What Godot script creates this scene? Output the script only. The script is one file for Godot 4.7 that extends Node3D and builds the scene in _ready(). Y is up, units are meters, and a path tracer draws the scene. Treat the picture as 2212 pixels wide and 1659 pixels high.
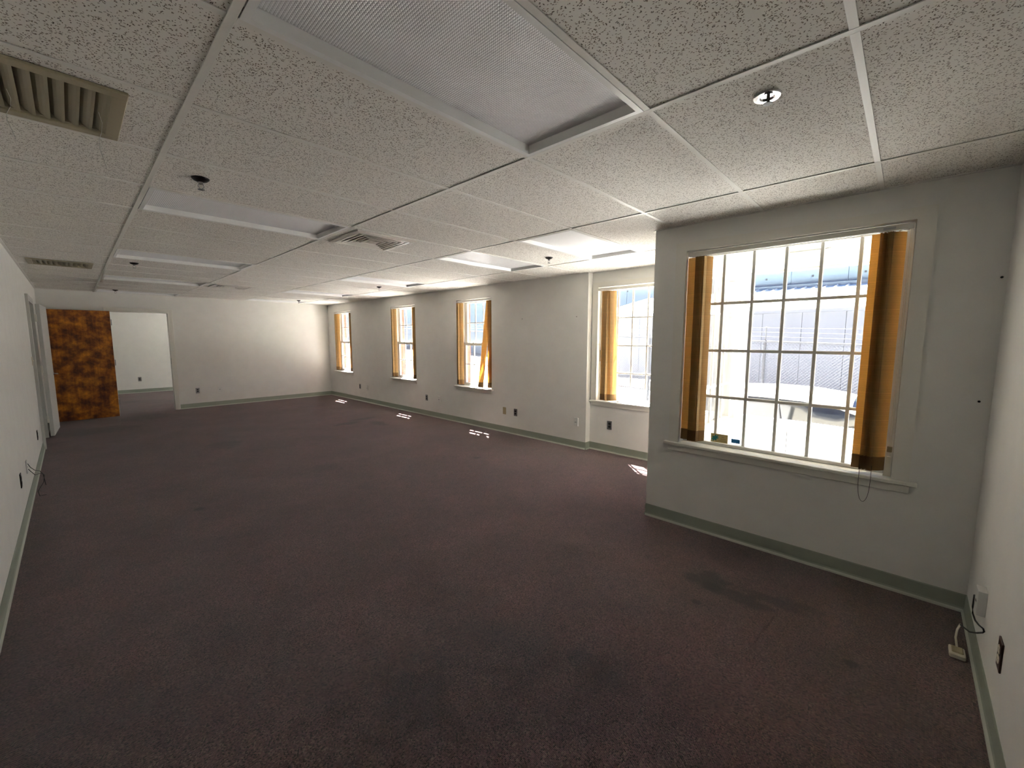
extends Node3D

const XL := -0.37      # left wall face
const ZN := 0.345      # near wall face
const XB := 3.33       # alcove wall face (big window)
const ZJ := -1.55      # jog wall face, room side
const ZE := -1.30      # jog wall face, porch side
const XR := 4.76       # right wall face
const XQ := 4.86       # recessed stretch of the right wall
const ZR := -3.12      # where the recess begins
const ZF := -11.25     # far wall face
const ZG := -15.5      # far wall of the back room
const XO := 5.05       # outside of the facade
const CE := 2.386      # ceiling
const RF := 2.75
const GX := [0.368, 1.588, 2.808, 4.028]
const T := 0.61
const TZ := 0.1766

var M := {}
var used := {}
var rng := RandomNumberGenerator.new()

# ---------------------------------------------------------------- mesh helper
class MB:
	var st := SurfaceTool.new()
	func _init():
		st.begin(Mesh.PRIMITIVE_TRIANGLES)
		st.set_smooth_group(-1)
	func tri(a: Vector3, b: Vector3, c: Vector3):
		st.add_vertex(a); st.add_vertex(c); st.add_vertex(b)
	func quad(a: Vector3, b: Vector3, c: Vector3, d: Vector3):
		tri(a, b, c); tri(a, c, d)
	func quad_n(a: Vector3, b: Vector3, c: Vector3, d: Vector3, n: Vector3):
		if (b - a).cross(c - a).dot(n) < 0: quad(d, c, b, a)
		else: quad(a, b, c, d)
	func tri_n(a: Vector3, b: Vector3, c: Vector3, n: Vector3):
		if (b - a).cross(c - a).dot(n) < 0: tri(a, c, b)
		else: tri(a, b, c)
	func box(lo: Vector3, hi: Vector3) -> MB:
		for ax in 3:
			for s in [0, 1]:
				var n := Vector3.ZERO
				n[ax] = 1.0 if s else -1.0
				var p := []
				for k in [[0, 0], [1, 0], [1, 1], [0, 1]]:
					var v := Vector3.ZERO
					v[ax] = hi[ax] if s else lo[ax]
					v[(ax + 1) % 3] = hi[(ax + 1) % 3] if k[0] else lo[(ax + 1) % 3]
					v[(ax + 2) % 3] = hi[(ax + 2) % 3] if k[1] else lo[(ax + 2) % 3]
					p.append(v)
				quad_n(p[0], p[1], p[2], p[3], n)
		return self
	func bbox(lo: Vector3, hi: Vector3, e: float) -> MB:   # box with chamfered edges
		var c := (lo + hi) / 2
		for ax in 3:
			var b := (ax + 1) % 3
			var d := (ax + 2) % 3
			for s in [-1.0, 1.0]:
				var p := []
				for k in [[-1, -1], [1, -1], [1, 1], [-1, 1]]:
					var v := c
					v[ax] += s * (hi[ax] - lo[ax]) / 2
					v[b] += k[0] * ((hi[b] - lo[b]) / 2 - e)
					v[d] += k[1] * ((hi[d] - lo[d]) / 2 - e)
					p.append(v)
				var n := Vector3.ZERO
				n[ax] = s
				quad_n(p[0], p[1], p[2], p[3], n)
				for q in [-1.0, 1.0]:   # edge along d between the faces ax and b
					var pts := []
					for k in [[0, -1], [0, 1], [1, 1], [1, -1]]:
						var v := c
						v[ax] += s * ((hi[ax] - lo[ax]) / 2 - (e if k[0] else 0.0))
						v[b] += q * ((hi[b] - lo[b]) / 2 - (0.0 if k[0] else e))
						v[d] += k[1] * ((hi[d] - lo[d]) / 2 - e)
						pts.append(v)
					var m := Vector3.ZERO
					m[ax] = s
					m[b] = q
					quad_n(pts[0], pts[1], pts[2], pts[3], m)
		for sx in [-1.0, 1.0]:
			for sy in [-1.0, 1.0]:
				for sz in [-1.0, 1.0]:
					var h := (hi - lo) / 2
					var s := Vector3(sx, sy, sz)
					tri_n(c + s * Vector3(h.x, h.y - e, h.z - e), c + s * Vector3(h.x - e, h.y, h.z - e), c + s * Vector3(h.x - e, h.y - e, h.z), s)
		return self
	func extrude(poly: Array, o: Vector3, ex: Vector3, ey: Vector3, ez: Vector3, smooth := false) -> MB:   # convex outline in ex, ey, pushed along ez
		var mid := Vector3.ZERO
		for p in poly: mid += (o + ex * p.x + ey * p.y) / poly.size()
		mid += ez / 2
		var n := poly.size()
		for k in range(1, n - 1):
			for e in [0.0, 1.0]:
				var f: Vector3 = ez * e
				tri_n(o + ex * poly[0].x + ey * poly[0].y + f, o + ex * poly[k].x + ey * poly[k].y + f, o + ex * poly[k + 1].x + ey * poly[k + 1].y + f, ez * (2.0 * e - 1.0))
		if smooth: st.set_smooth_group(3)
		for k in n:
			var a: Vector3 = o + ex * poly[k].x + ey * poly[k].y
			var b: Vector3 = o + ex * poly[(k + 1) % n].x + ey * poly[(k + 1) % n].y
			quad_n(a, b, b + ez, a + ez, (a + b) / 2 + ez / 2 - mid)
		st.set_smooth_group(-1)
		return self
	func strip(prof: Array, o: Vector3, ex: Vector3, ey: Vector3, ez: Vector3) -> MB:   # open or closed profile pushed along ez, no caps; seen from either side
		for k in prof.size() - 1:
			var a: Vector3 = o + ex * prof[k].x + ey * prof[k].y
			var b: Vector3 = o + ex * prof[k + 1].x + ey * prof[k + 1].y
			quad(a, b, b + ez, a + ez)
		return self
	func tube(pts: Array, r: float, sides := 6) -> MB:
		st.set_smooth_group(1)
		var rings := []
		for i in pts.size():
			var d: Vector3 = (pts[min(i + 1, pts.size() - 1)] - pts[max(i - 1, 0)]).normalized()
			var a := d.cross(Vector3(0.31, 0.9, 0.2)).normalized()
			var b := d.cross(a).normalized()
			var ring := []
			for k in sides:
				var t := TAU * k / sides
				ring.append(pts[i] + (a * cos(t) + b * sin(t)) * r)
			rings.append(ring)
		for i in rings.size() - 1:
			for k in sides:
				var l := (k + 1) % sides
				var mid: Vector3 = (pts[i] + pts[i + 1]) / 2
				quad_n(rings[i][k], rings[i][l], rings[i + 1][l], rings[i + 1][k], (rings[i][k] + rings[i + 1][l]) / 2 - mid)
		st.set_smooth_group(-1)
		for e in [0, rings.size() - 1]:
			var n: Vector3 = pts[0] - pts[1] if e == 0 else pts[e] - pts[e - 1]
			for k in range(1, sides - 1): tri_n(rings[e][0], rings[e][k], rings[e][k + 1], n)
		return self
	func lathe(prof: Array, o: Vector3, axis := Vector3.UP, segs := 24) -> MB:   # profile (radius, along axis)
		var a := axis.cross(Vector3(0.3, 0.2, 0.9)).normalized()
		var b := axis.cross(a).normalized()
		for i in prof.size() - 1:
			st.set_smooth_group(10 + i)
			for k in segs:
				var t0 := TAU * k / segs
				var t1 := TAU * (k + 1) / segs
				var d0 := a * cos(t0) + b * sin(t0)
				var d1 := a * cos(t1) + b * sin(t1)
				var p0: Vector3 = o + d0 * prof[i].x + axis * prof[i].y
				var p1: Vector3 = o + d1 * prof[i].x + axis * prof[i].y
				var p2: Vector3 = o + d1 * prof[i + 1].x + axis * prof[i + 1].y
				var p3: Vector3 = o + d0 * prof[i + 1].x + axis * prof[i + 1].y
				quad(p0, p1, p2, p3)
		st.set_smooth_group(-1)
		return self
	func grid(pts: Array, closed := false) -> MB:   # rows of points, smooth surface
		st.set_smooth_group(2)
		for i in pts.size() - 1:
			for k in pts[i].size() - (0 if closed else 1):
				var l: int = (k + 1) % pts[i].size()
				quad(pts[i][k], pts[i][l], pts[i + 1][l], pts[i + 1][k])
		st.set_smooth_group(-1)
		return self
	func holed(ax: int, lo: Vector3, hi: Vector3, holes: Array) -> MB:   # slab across ax with rectangular openings [b0, c0, b1, c1], b and c the next two axes
		var b := (ax + 1) % 3
		var c := (ax + 2) % 3
		var us := [lo[b], hi[b]]
		var vs := [lo[c], hi[c]]
		for h in holes:
			for x in [h[0], h[2]]:
				if x > lo[b] + 1e-4 and x < hi[b] - 1e-4 and not us.has(x): us.append(x)
			for x in [h[1], h[3]]:
				if x > lo[c] + 1e-4 and x < hi[c] - 1e-4 and not vs.has(x): vs.append(x)
		us.sort(); vs.sort()
		var solid := func(i: int, j: int) -> bool:
			if i < 0 or j < 0 or i >= us.size() - 1 or j >= vs.size() - 1: return false
			var x: float = (us[i] + us[i + 1]) / 2
			var y: float = (vs[j] + vs[j + 1]) / 2
			for h in holes:
				if x > h[0] and x < h[2] and y > h[1] and y < h[3]: return false
			return true
		var at := func(w: float, x: float, y: float) -> Vector3:
			var v := Vector3.ZERO
			v[ax] = w; v[b] = x; v[c] = y
			return v
		for i in us.size() - 1:
			for j in vs.size() - 1:
				if not solid.call(i, j): continue
				for s in [0, 1]:
					var w: float = hi[ax] if s else lo[ax]
					var n: Vector3 = at.call(1.0 if s else -1.0, 0.0, 0.0)
					quad_n(at.call(w, us[i], vs[j]), at.call(w, us[i + 1], vs[j]), at.call(w, us[i + 1], vs[j + 1]), at.call(w, us[i], vs[j + 1]), n)
				for e in [[-1, 0], [1, 0], [0, -1], [0, 1]]:
					if solid.call(i + e[0], j + e[1]): continue
					var n: Vector3 = at.call(0.0, float(e[0]), float(e[1]))
					var p: Vector3
					var q: Vector3
					if e[0] != 0:
						var x: float = us[i] if e[0] < 0 else us[i + 1]
						p = at.call(0.0, x, vs[j]); q = at.call(0.0, x, vs[j + 1])
					else:
						var y: float = vs[j] if e[1] < 0 else vs[j + 1]
						p = at.call(0.0, us[i], y); q = at.call(0.0, us[i + 1], y)
					var d0: Vector3 = at.call(lo[ax], 0.0, 0.0)
					var d1: Vector3 = at.call(hi[ax], 0.0, 0.0)
					quad_n(p + d0, q + d0, q + d1, p + d1, n)
		return self
	func mesh() -> ArrayMesh:
		st.generate_normals()
		return st.commit()

# ---------------------------------------------------------------- scene helpers
func numbered(n: String) -> String:
	used[n] = used.get(n, -1) + 1
	return n if used[n] == 0 else "%s_%03d" % [n, used[n]]

func obj(called: String, mesh, mat: Material, parent: Node = self) -> MeshInstance3D:
	var o := MeshInstance3D.new()
	o.mesh = mesh.mesh() if mesh is MB else mesh
	o.material_override = mat
	o.cast_shadow = GeometryInstance3D.SHADOW_CASTING_SETTING_ON
	if parent == self:
		o.name = numbered(called)
		add_child(o)
	else:
		o.name = called
		parent.add_child(o, true)
	return o

func tag(o: Node, label: String, category := "", group := "", kind := ""):
	o.set_meta("label", label)
	if category: o.set_meta("category", category)
	if group: o.set_meta("group", group)
	if kind: o.set_meta("kind", kind)
	return o

func thing(called: String, label: String, category: String, at := Vector3.ZERO, turn := 0.0, group := "", kind := "") -> Node3D:
	var o := Node3D.new()
	o.name = numbered(called)
	add_child(o)
	o.position = at
	o.rotation_degrees.y = turn
	tag(o, label, category, group, kind)
	return o

func rename(o: Node, called: String, label: String):
	o.name = numbered(called)
	o.set_meta("label", label)

func mat(c: Color, rough := 0.9, metal := 0.0) -> StandardMaterial3D:
	var m := StandardMaterial3D.new()
	m.albedo_color = c
	m.roughness = rough
	m.metallic = metal
	return m

func tri_tex(m: StandardMaterial3D, tex: Texture2D, per_metre: float):
	m.albedo_texture = tex
	m.uv1_triplanar = true
	m.uv1_world_triplanar = true
	m.uv1_scale = Vector3.ONE * per_metre
	return m

func noise_tex(freq: float, a: Color, b: Color, size := 256, sd := 1, octaves := 4) -> ImageTexture:
	var f := FastNoiseLite.new()
	f.seed = sd
	f.frequency = freq
	f.fractal_octaves = octaves
	var im := f.get_seamless_image(size, size)
	im.convert(Image.FORMAT_RGB8)
	for y in size:
		for x in size:
			im.set_pixel(x, y, a.lerp(b, im.get_pixel(x, y).r))
	return ImageTexture.create_from_image(im)

# ---------------------------------------------------------------- materials
func tile_images() -> Array:
	# fissured mineral-fibre tile: short dark worm holes on an off-white face, 0.61 m across
	var n := 1024
	var col := Image.create(n, n, false, Image.FORMAT_RGB8)
	col.fill(Color(0.92, 0.905, 0.875))
	for y in n:
		for x in n:
			var g := rng.randf_range(-0.025, 0.025)
			col.set_pixel(x, y, Color(0.92 + g, 0.905 + g, 0.875 + g))
	for k in 4300:
		var p := Vector2(rng.randf() * n, rng.randf() * n)
		var t := rng.randf_range(-1.1, 1.1)
		var l := rng.randf_range(3.0, 11.0)
		var w := rng.randf_range(1.1, 2.5)
		var dark := rng.randf_range(0.55, 0.95)
		var d := Vector2(sin(t), cos(t))
		var bend := rng.randf_range(-0.12, 0.12)
		for s in int(l):
			d = d.rotated(bend)
			var c := p + d * s
			var r := w * (1.0 - absf(s - l / 2) / l)
			for yy in range(int(-r), int(r) + 1):
				for xx in range(int(-r), int(r) + 1):
					var qx := posmod(int(c.x) + xx, n)
					var qy := posmod(int(c.y) + yy, n)
					col.set_pixel(qx, qy, Color(0.60, 0.54, 0.46) * dark)
	return [ImageTexture.create_from_image(col)]

func carpet_images() -> Array:
	var n := 512
	var cells := 96
	var tone := []
	for k in cells * cells: tone.append(rng.randf())
	var col := Image.create(n, n, false, Image.FORMAT_RGB8)
	var hgt := Image.create(n, n, false, Image.FORMAT_RGB8)
	for y in n:
		for x in n:
			var cy := float(y) * cells / n
			var iy := int(cy)
			var cx := float(x) * cells / n + 0.5 * (iy % 2)
			var ix := int(cx) % cells
			var dx := cx - floorf(cx) - 0.5
			var dy := cy - iy - 0.5
			var dome := clampf(1.0 - 3.2 * (dx * dx + dy * dy), 0.0, 1.0)
			var v: float = tone[iy * cells + ix]
			var c := Color(0.34, 0.245, 0.245).lerp(Color(0.57, 0.42, 0.425), v)
			if v > 0.9: c = Color(0.58, 0.49, 0.45)
			if v < 0.12: c = Color(0.22, 0.165, 0.15)
			col.set_pixel(x, y, c)
			hgt.set_pixel(x, y, Color(dome, dome, dome))
	hgt.bump_map_to_normal_map(3.0)
	return [ImageTexture.create_from_image(col), ImageTexture.create_from_image(hgt)]

func stain_image() -> ImageTexture:
	# wear and spills over the whole carpet: 5.4 x 12 m
	var w := 540
	var h := 1200
	var f := FastNoiseLite.new()
	f.seed = 5; f.frequency = 0.012; f.fractal_octaves = 5
	var g := FastNoiseLite.new()
	g.seed = 9; g.frequency = 0.05; g.fractal_octaves = 3
	var im := Image.create(w, h, false, Image.FORMAT_RGB8)
	var spots := [[2.66, -0.80, 0.12, 0.14, 0.42], [2.60, -0.62, 0.07, 0.24, 0.36], [2.70, -0.45, 0.05, 0.2, 0.3], [1.55, -0.92, 0.1, 0.2, 0.16], [2.41, -0.08, 0.03, 0.03, 0.6], [2.38, -0.78, 0.03, 0.03, 0.5], [3.3, -7.2, 0.3, 0.12, 0.35], [3.7, -6.8, 0.12, 0.3, 0.3],
		[3.68, -7.4, 0.3, 0.1, 0.3], [1.38, -7.0, 0.25, 0.3, 0.22], [0.67, -4.5, 0.05, 0.05, 0.4], [1.95, -4.9, 0.2, 0.2, 0.15], [2.75, -0.33, 0.05, 0.12, 0.25], [3.45, -3.9, 0.05, 0.05, 0.4], [0.9, -1.42, 0.2, 0.2, 0.15], [0.1, -9.6, 0.6, 0.4, 0.25], [0.9, -10.6, 0.5, 0.4, 0.2]]
	for y in h:
		for x in w:
			var wx := x / 100.0 - 0.45
			var wz := 0.45 - y / 100.0
			var v := 1.0 + 0.16 * f.get_noise_2d(x, y) + 0.06 * g.get_noise_2d(x, y)
			for s in spots:
				var d := sqrt(pow((wx - s[0]) / s[2], 2.0) + pow((wz - s[1]) / s[3], 2.0)) + 0.5 * g.get_noise_2d(x * 1.7, y * 1.7)
				if d < 1.0: v *= 1.0 - s[4] * minf(1.0, (1.0 - d) * 2.5)
			v = clampf(v * 0.88, 0.0, 1.0)
			im.set_pixel(x, y, Color(v, v * 0.985, v * 0.97))
	return ImageTexture.create_from_image(im)

func door_image() -> ImageTexture:
	var w := 256
	var h := 512
	var f := FastNoiseLite.new()
	f.seed = 3; f.frequency = 0.012; f.fractal_octaves = 6; f.fractal_gain = 0.62
	var g := FastNoiseLite.new()
	g.seed = 8; g.frequency = 0.02; g.fractal_octaves = 4
	var im := Image.create(w, h, false, Image.FORMAT_RGB8)
	for y in h:
		for x in w:
			var v := 0.5 + 0.62 * f.get_noise_2d(x, y * 1.25) * 1.35 + 0.16 * g.get_noise_2d(x * 4.0, y * 0.25)
			v = clampf(v, 0.0, 1.0)
			im.set_pixel(x, y, Color(0.26, 0.09, 0.02).lerp(Color(0.90, 0.58, 0.13), v))
	return ImageTexture.create_from_image(im)

func fabric_image() -> ImageTexture:
	var n := 128
	var im := Image.create(n, n, false, Image.FORMAT_RGB8)
	for y in n:
		var row := rng.randf_range(-0.05, 0.05)
		for x in n:
			var v := 0.93 + row + rng.randf_range(-0.05, 0.02)
			im.set_pixel(x, y, Color(v, v, v))
	return ImageTexture.create_from_image(im)

func lens_image() -> ImageTexture:
	# prismatic lens: rows of small pyramids
	var n := 128
	var im := Image.create(n, n, false, Image.FORMAT_RGB8)
	for y in n:
		for x in n:
			var a := absf(fmod(x, 16.0) - 8.0) / 8.0
			var b := absf(fmod(y, 16.0) - 8.0) / 8.0
			var v := 1.0 - maxf(a, b)
			im.set_pixel(x, y, Color(v, v, v))
	im.bump_map_to_normal_map(6.0)
	return ImageTexture.create_from_image(im)

func ribbed_image(period_px: int, groove_px: int) -> ImageTexture:
	var n := 128
	var im := Image.create(n, 4, false, Image.FORMAT_RGB8)
	for x in n:
		var v := 0.35 if x % period_px < groove_px else 0.6
		for y in 4: im.set_pixel(x, y, Color(v, v, v))
	return ImageTexture.create_from_image(im)

func make_materials():
	M.wall = tri_tex(mat(Color.WHITE, 0.75), noise_tex(0.02, Color(0.91, 0.905, 0.88), Color(0.93, 0.925, 0.90), 256, 2), 0.7)
	M.trim = mat(Color(0.91, 0.90, 0.86), 0.45)
	M.sash = mat(Color(0.90, 0.89, 0.86), 0.45)
	M.frame_paint = mat(Color(0.78, 0.78, 0.75), 0.5)
	M.base = mat(Color(0.60, 0.625, 0.565), 0.55)
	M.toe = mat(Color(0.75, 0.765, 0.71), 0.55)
	M.tee = mat(Color(0.90, 0.89, 0.86), 0.5)
	M.deck = mat(Color(0.4, 0.4, 0.4), 0.9)
	var t := tile_images()
	M.tile = mat(Color.WHITE, 0.95)
	M.tile.albedo_texture = t[0]
	var c := carpet_images()
	M.carpet = mat(Color(0.92, 0.90, 0.90), 0.95)
	M.carpet.albedo_texture = c[0]
	M.carpet.normal_enabled = true
	M.carpet.normal_texture = c[1]
	M.carpet.normal_scale = 0.8
	M.carpet.rim_enabled = true
	M.carpet.rim = 0.7
	M.carpet.detail_enabled = true
	M.carpet.detail_blend_mode = BaseMaterial3D.BLEND_MODE_MUL
	M.carpet.detail_uv_layer = BaseMaterial3D.DETAIL_UV_2
	M.carpet.detail_albedo = stain_image()
	M.door_wood = mat(Color.WHITE, 0.4)
	M.door_wood.albedo_texture = door_image()
	M.door_white = mat(Color(0.84, 0.84, 0.82), 0.5)
	M.chrome = mat(Color(0.85, 0.85, 0.86), 0.12, 1.0)
	M.steel = mat(Color(0.6, 0.6, 0.6), 0.35, 1.0)
	M.bronze = mat(Color(0.13, 0.11, 0.10), 0.4, 0.6)
	M.dark = mat(Color(0.03, 0.028, 0.03), 0.6)
	M.black = mat(Color(0.06, 0.06, 0.06), 0.4)
	M.brown_plate = mat(Color(0.22, 0.10, 0.06), 0.4)
	M.ivory = mat(Color(0.88, 0.85, 0.77), 0.4)
	M.beige = mat(Color(0.72, 0.66, 0.52), 0.5)
	M.white_plastic = mat(Color(0.90, 0.90, 0.88), 0.4)
	M.vane = mat(Color(0.88, 0.755, 0.53), 0.85)
	tri_tex(M.vane, fabric_image(), 6.0)
	M.vane.backlight_enabled = true
	M.vane.backlight = Color(1.0, 0.97, 0.9)
	M.hem = mat(Color(0.52, 0.40, 0.24), 0.85)
	M.lens = mat(Color(0.95, 0.95, 0.955), 0.35)
	M.lens.normal_enabled = true
	M.lens.normal_texture = lens_image()
	M.lens.normal_scale = 0.6
	M.lens.uv1_triplanar = true
	M.lens.uv1_world_triplanar = true
	M.lens.uv1_scale = Vector3.ONE * 14.0
	M.fixture = mat(Color(0.92, 0.92, 0.91), 0.35)
	M.vent = mat(Color(0.66, 0.62, 0.52), 0.5)
	M.diffuser = mat(Color(0.86, 0.84, 0.80), 0.28)
	M.glass = mat(Color(0.93, 0.96, 1.0, 0.06), 0.02)
	M.glass.transparency = BaseMaterial3D.TRANSPARENCY_ALPHA
	M.car_glass = mat(Color(0.05, 0.055, 0.06), 0.05)
	M.car_paint = mat(Color(0.90, 0.90, 0.89), 0.25)
	M.car_paint.clearcoat_enabled = true
	M.car_paint.clearcoat = 0.8
	M.car_paint.clearcoat_roughness = 0.05
	M.rubber = mat(Color(0.08, 0.08, 0.08), 0.8)
	M.brick = tri_tex(mat(Color.WHITE, 0.9), noise_tex(0.06, Color(0.45, 0.22, 0.17), Color(0.62, 0.36, 0.28), 128, 4), 2.0)
	M.ground = tri_tex(mat(Color.WHITE, 0.95), noise_tex(0.02, Color(0.68, 0.68, 0.67), Color(0.77, 0.77, 0.76), 256, 6), 0.35)
	M.dark_paving = tri_tex(mat(Color.WHITE, 0.95), noise_tex(0.03, Color(0.36, 0.36, 0.36), Color(0.43, 0.43, 0.42), 256, 12), 0.5)  # dark paving tone picked so that it bounces less light
	M.grass = tri_tex(mat(Color.WHITE, 0.95), noise_tex(0.08, Color(0.40, 0.50, 0.22), Color(0.62, 0.66, 0.36), 128, 7), 1.5)
	M.curb = mat(Color(0.70, 0.69, 0.66), 0.9)
	M.siding = mat(Color(0.42, 0.44, 0.475), 0.6)
	M.siding_blue = mat(Color(0.42, 0.50, 0.555), 0.6)
	M.roof_metal = mat(Color(0.86, 0.86, 0.84), 0.45)
	M.flash = mat(Color(0.45, 0.52, 0.56), 0.6)
	M.bolt = mat(Color(0.2, 0.22, 0.25), 0.6)
	M.galv = mat(Color(0.20, 0.21, 0.23), 0.7)
	M.soffit = mat(Color(0.82, 0.79, 0.71), 0.8)
	M.plastic_grey = mat(Color(0.75, 0.76, 0.75), 0.5)
	M.cable = mat(Color(0.10, 0.11, 0.13), 0.5)
	M.web = mat(Color(0.8, 0.8, 0.78), 0.9)
	M.sign_card = mat(Color(0.80, 0.72, 0.50), 0.7)
	M.teal = mat(Color(0.10, 0.50, 0.50), 0.6)
	M.print = mat(Color(0.35, 0.27, 0.16), 0.7)
	M.blue = mat(Color(0.03, 0.45, 0.68), 0.4)

# ---------------------------------------------------------------- room shell
func floor_mesh(x0: float, x1: float, z0: float, z1: float, holes: Array) -> ArrayMesh:
	var base: ArrayMesh = MB.new().holed(1, Vector3(x0, -0.1, z0), Vector3(x1, 0.0, z1), holes).mesh()
	var a := base.surface_get_arrays(0)
	var v: PackedVector3Array = a[Mesh.ARRAY_VERTEX]
	var uv := PackedVector2Array()
	var uv2 := PackedVector2Array()
	for p in v:
		uv.append(Vector2(p.x, p.z) / 0.5)
		uv2.append(Vector2((p.x + 0.45) / 5.4, (0.45 - p.z) / 12.0))
	a[Mesh.ARRAY_TEX_UV] = uv
	a[Mesh.ARRAY_TEX_UV2] = uv2
	var m := ArrayMesh.new()
	m.add_surface_from_arrays(Mesh.PRIMITIVE_TRIANGLES, a)
	return m

func baseboard(called: String, label: String, a: Vector3, b: Vector3, n: Vector3):
	# vinyl cove base: flat face with a toe that curves out over the carpet
	var prof := [Vector2(0, 0), Vector2(0.016, 0), Vector2(0.015, 0.006), Vector2(0.010, 0.014), Vector2(0.0055, 0.026), Vector2(0.004, 0.096), Vector2(0.002, 0.102), Vector2(0, 0.102)]
	var mb := MB.new()
	var mid := n * 0.004 + Vector3.UP * 0.04
	for k in prof.size() - 1:
		var p: Vector3 = n * prof[k].x + Vector3.UP * prof[k].y
		var q: Vector3 = n * prof[k + 1].x + Vector3.UP * prof[k + 1].y
		mb.quad_n(a + p, a + q, b + q, b + p, (p + q) / 2 - mid + n * 0.002)
	for e in [a, b]:
		for k in range(1, prof.size() - 1):
			mb.tri_n(e + n * prof[0].x, e + n * prof[k].x + Vector3.UP * prof[k].y, e + n * prof[k + 1].x + Vector3.UP * prof[k + 1].y, (e - (a + b) / 2))
	var o := obj(called, mb, M.base)
	tag(o, label, "baseboard", "", "structure")
	var toe := MB.new()  # paler strip laid over the foot of the cove
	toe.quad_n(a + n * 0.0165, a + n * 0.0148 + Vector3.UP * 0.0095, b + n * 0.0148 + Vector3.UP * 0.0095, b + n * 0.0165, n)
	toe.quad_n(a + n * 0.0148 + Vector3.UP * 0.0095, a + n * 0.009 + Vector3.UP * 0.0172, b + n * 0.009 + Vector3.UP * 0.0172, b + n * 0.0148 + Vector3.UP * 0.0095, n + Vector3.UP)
	tag(obj("toe", toe, M.toe, o), "pale toe edge of the baseboard")

func hole_z(z0: float, z1: float, y0: float, y1: float) -> Array: return [y0, z0, y1, z1]   # slabs across x: b = y, c = z
func hole_x(x0: float, x1: float, y0: float, y1: float) -> Array: return [x0, y0, x1, y1]   # slabs across z: b = x, c = y

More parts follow.
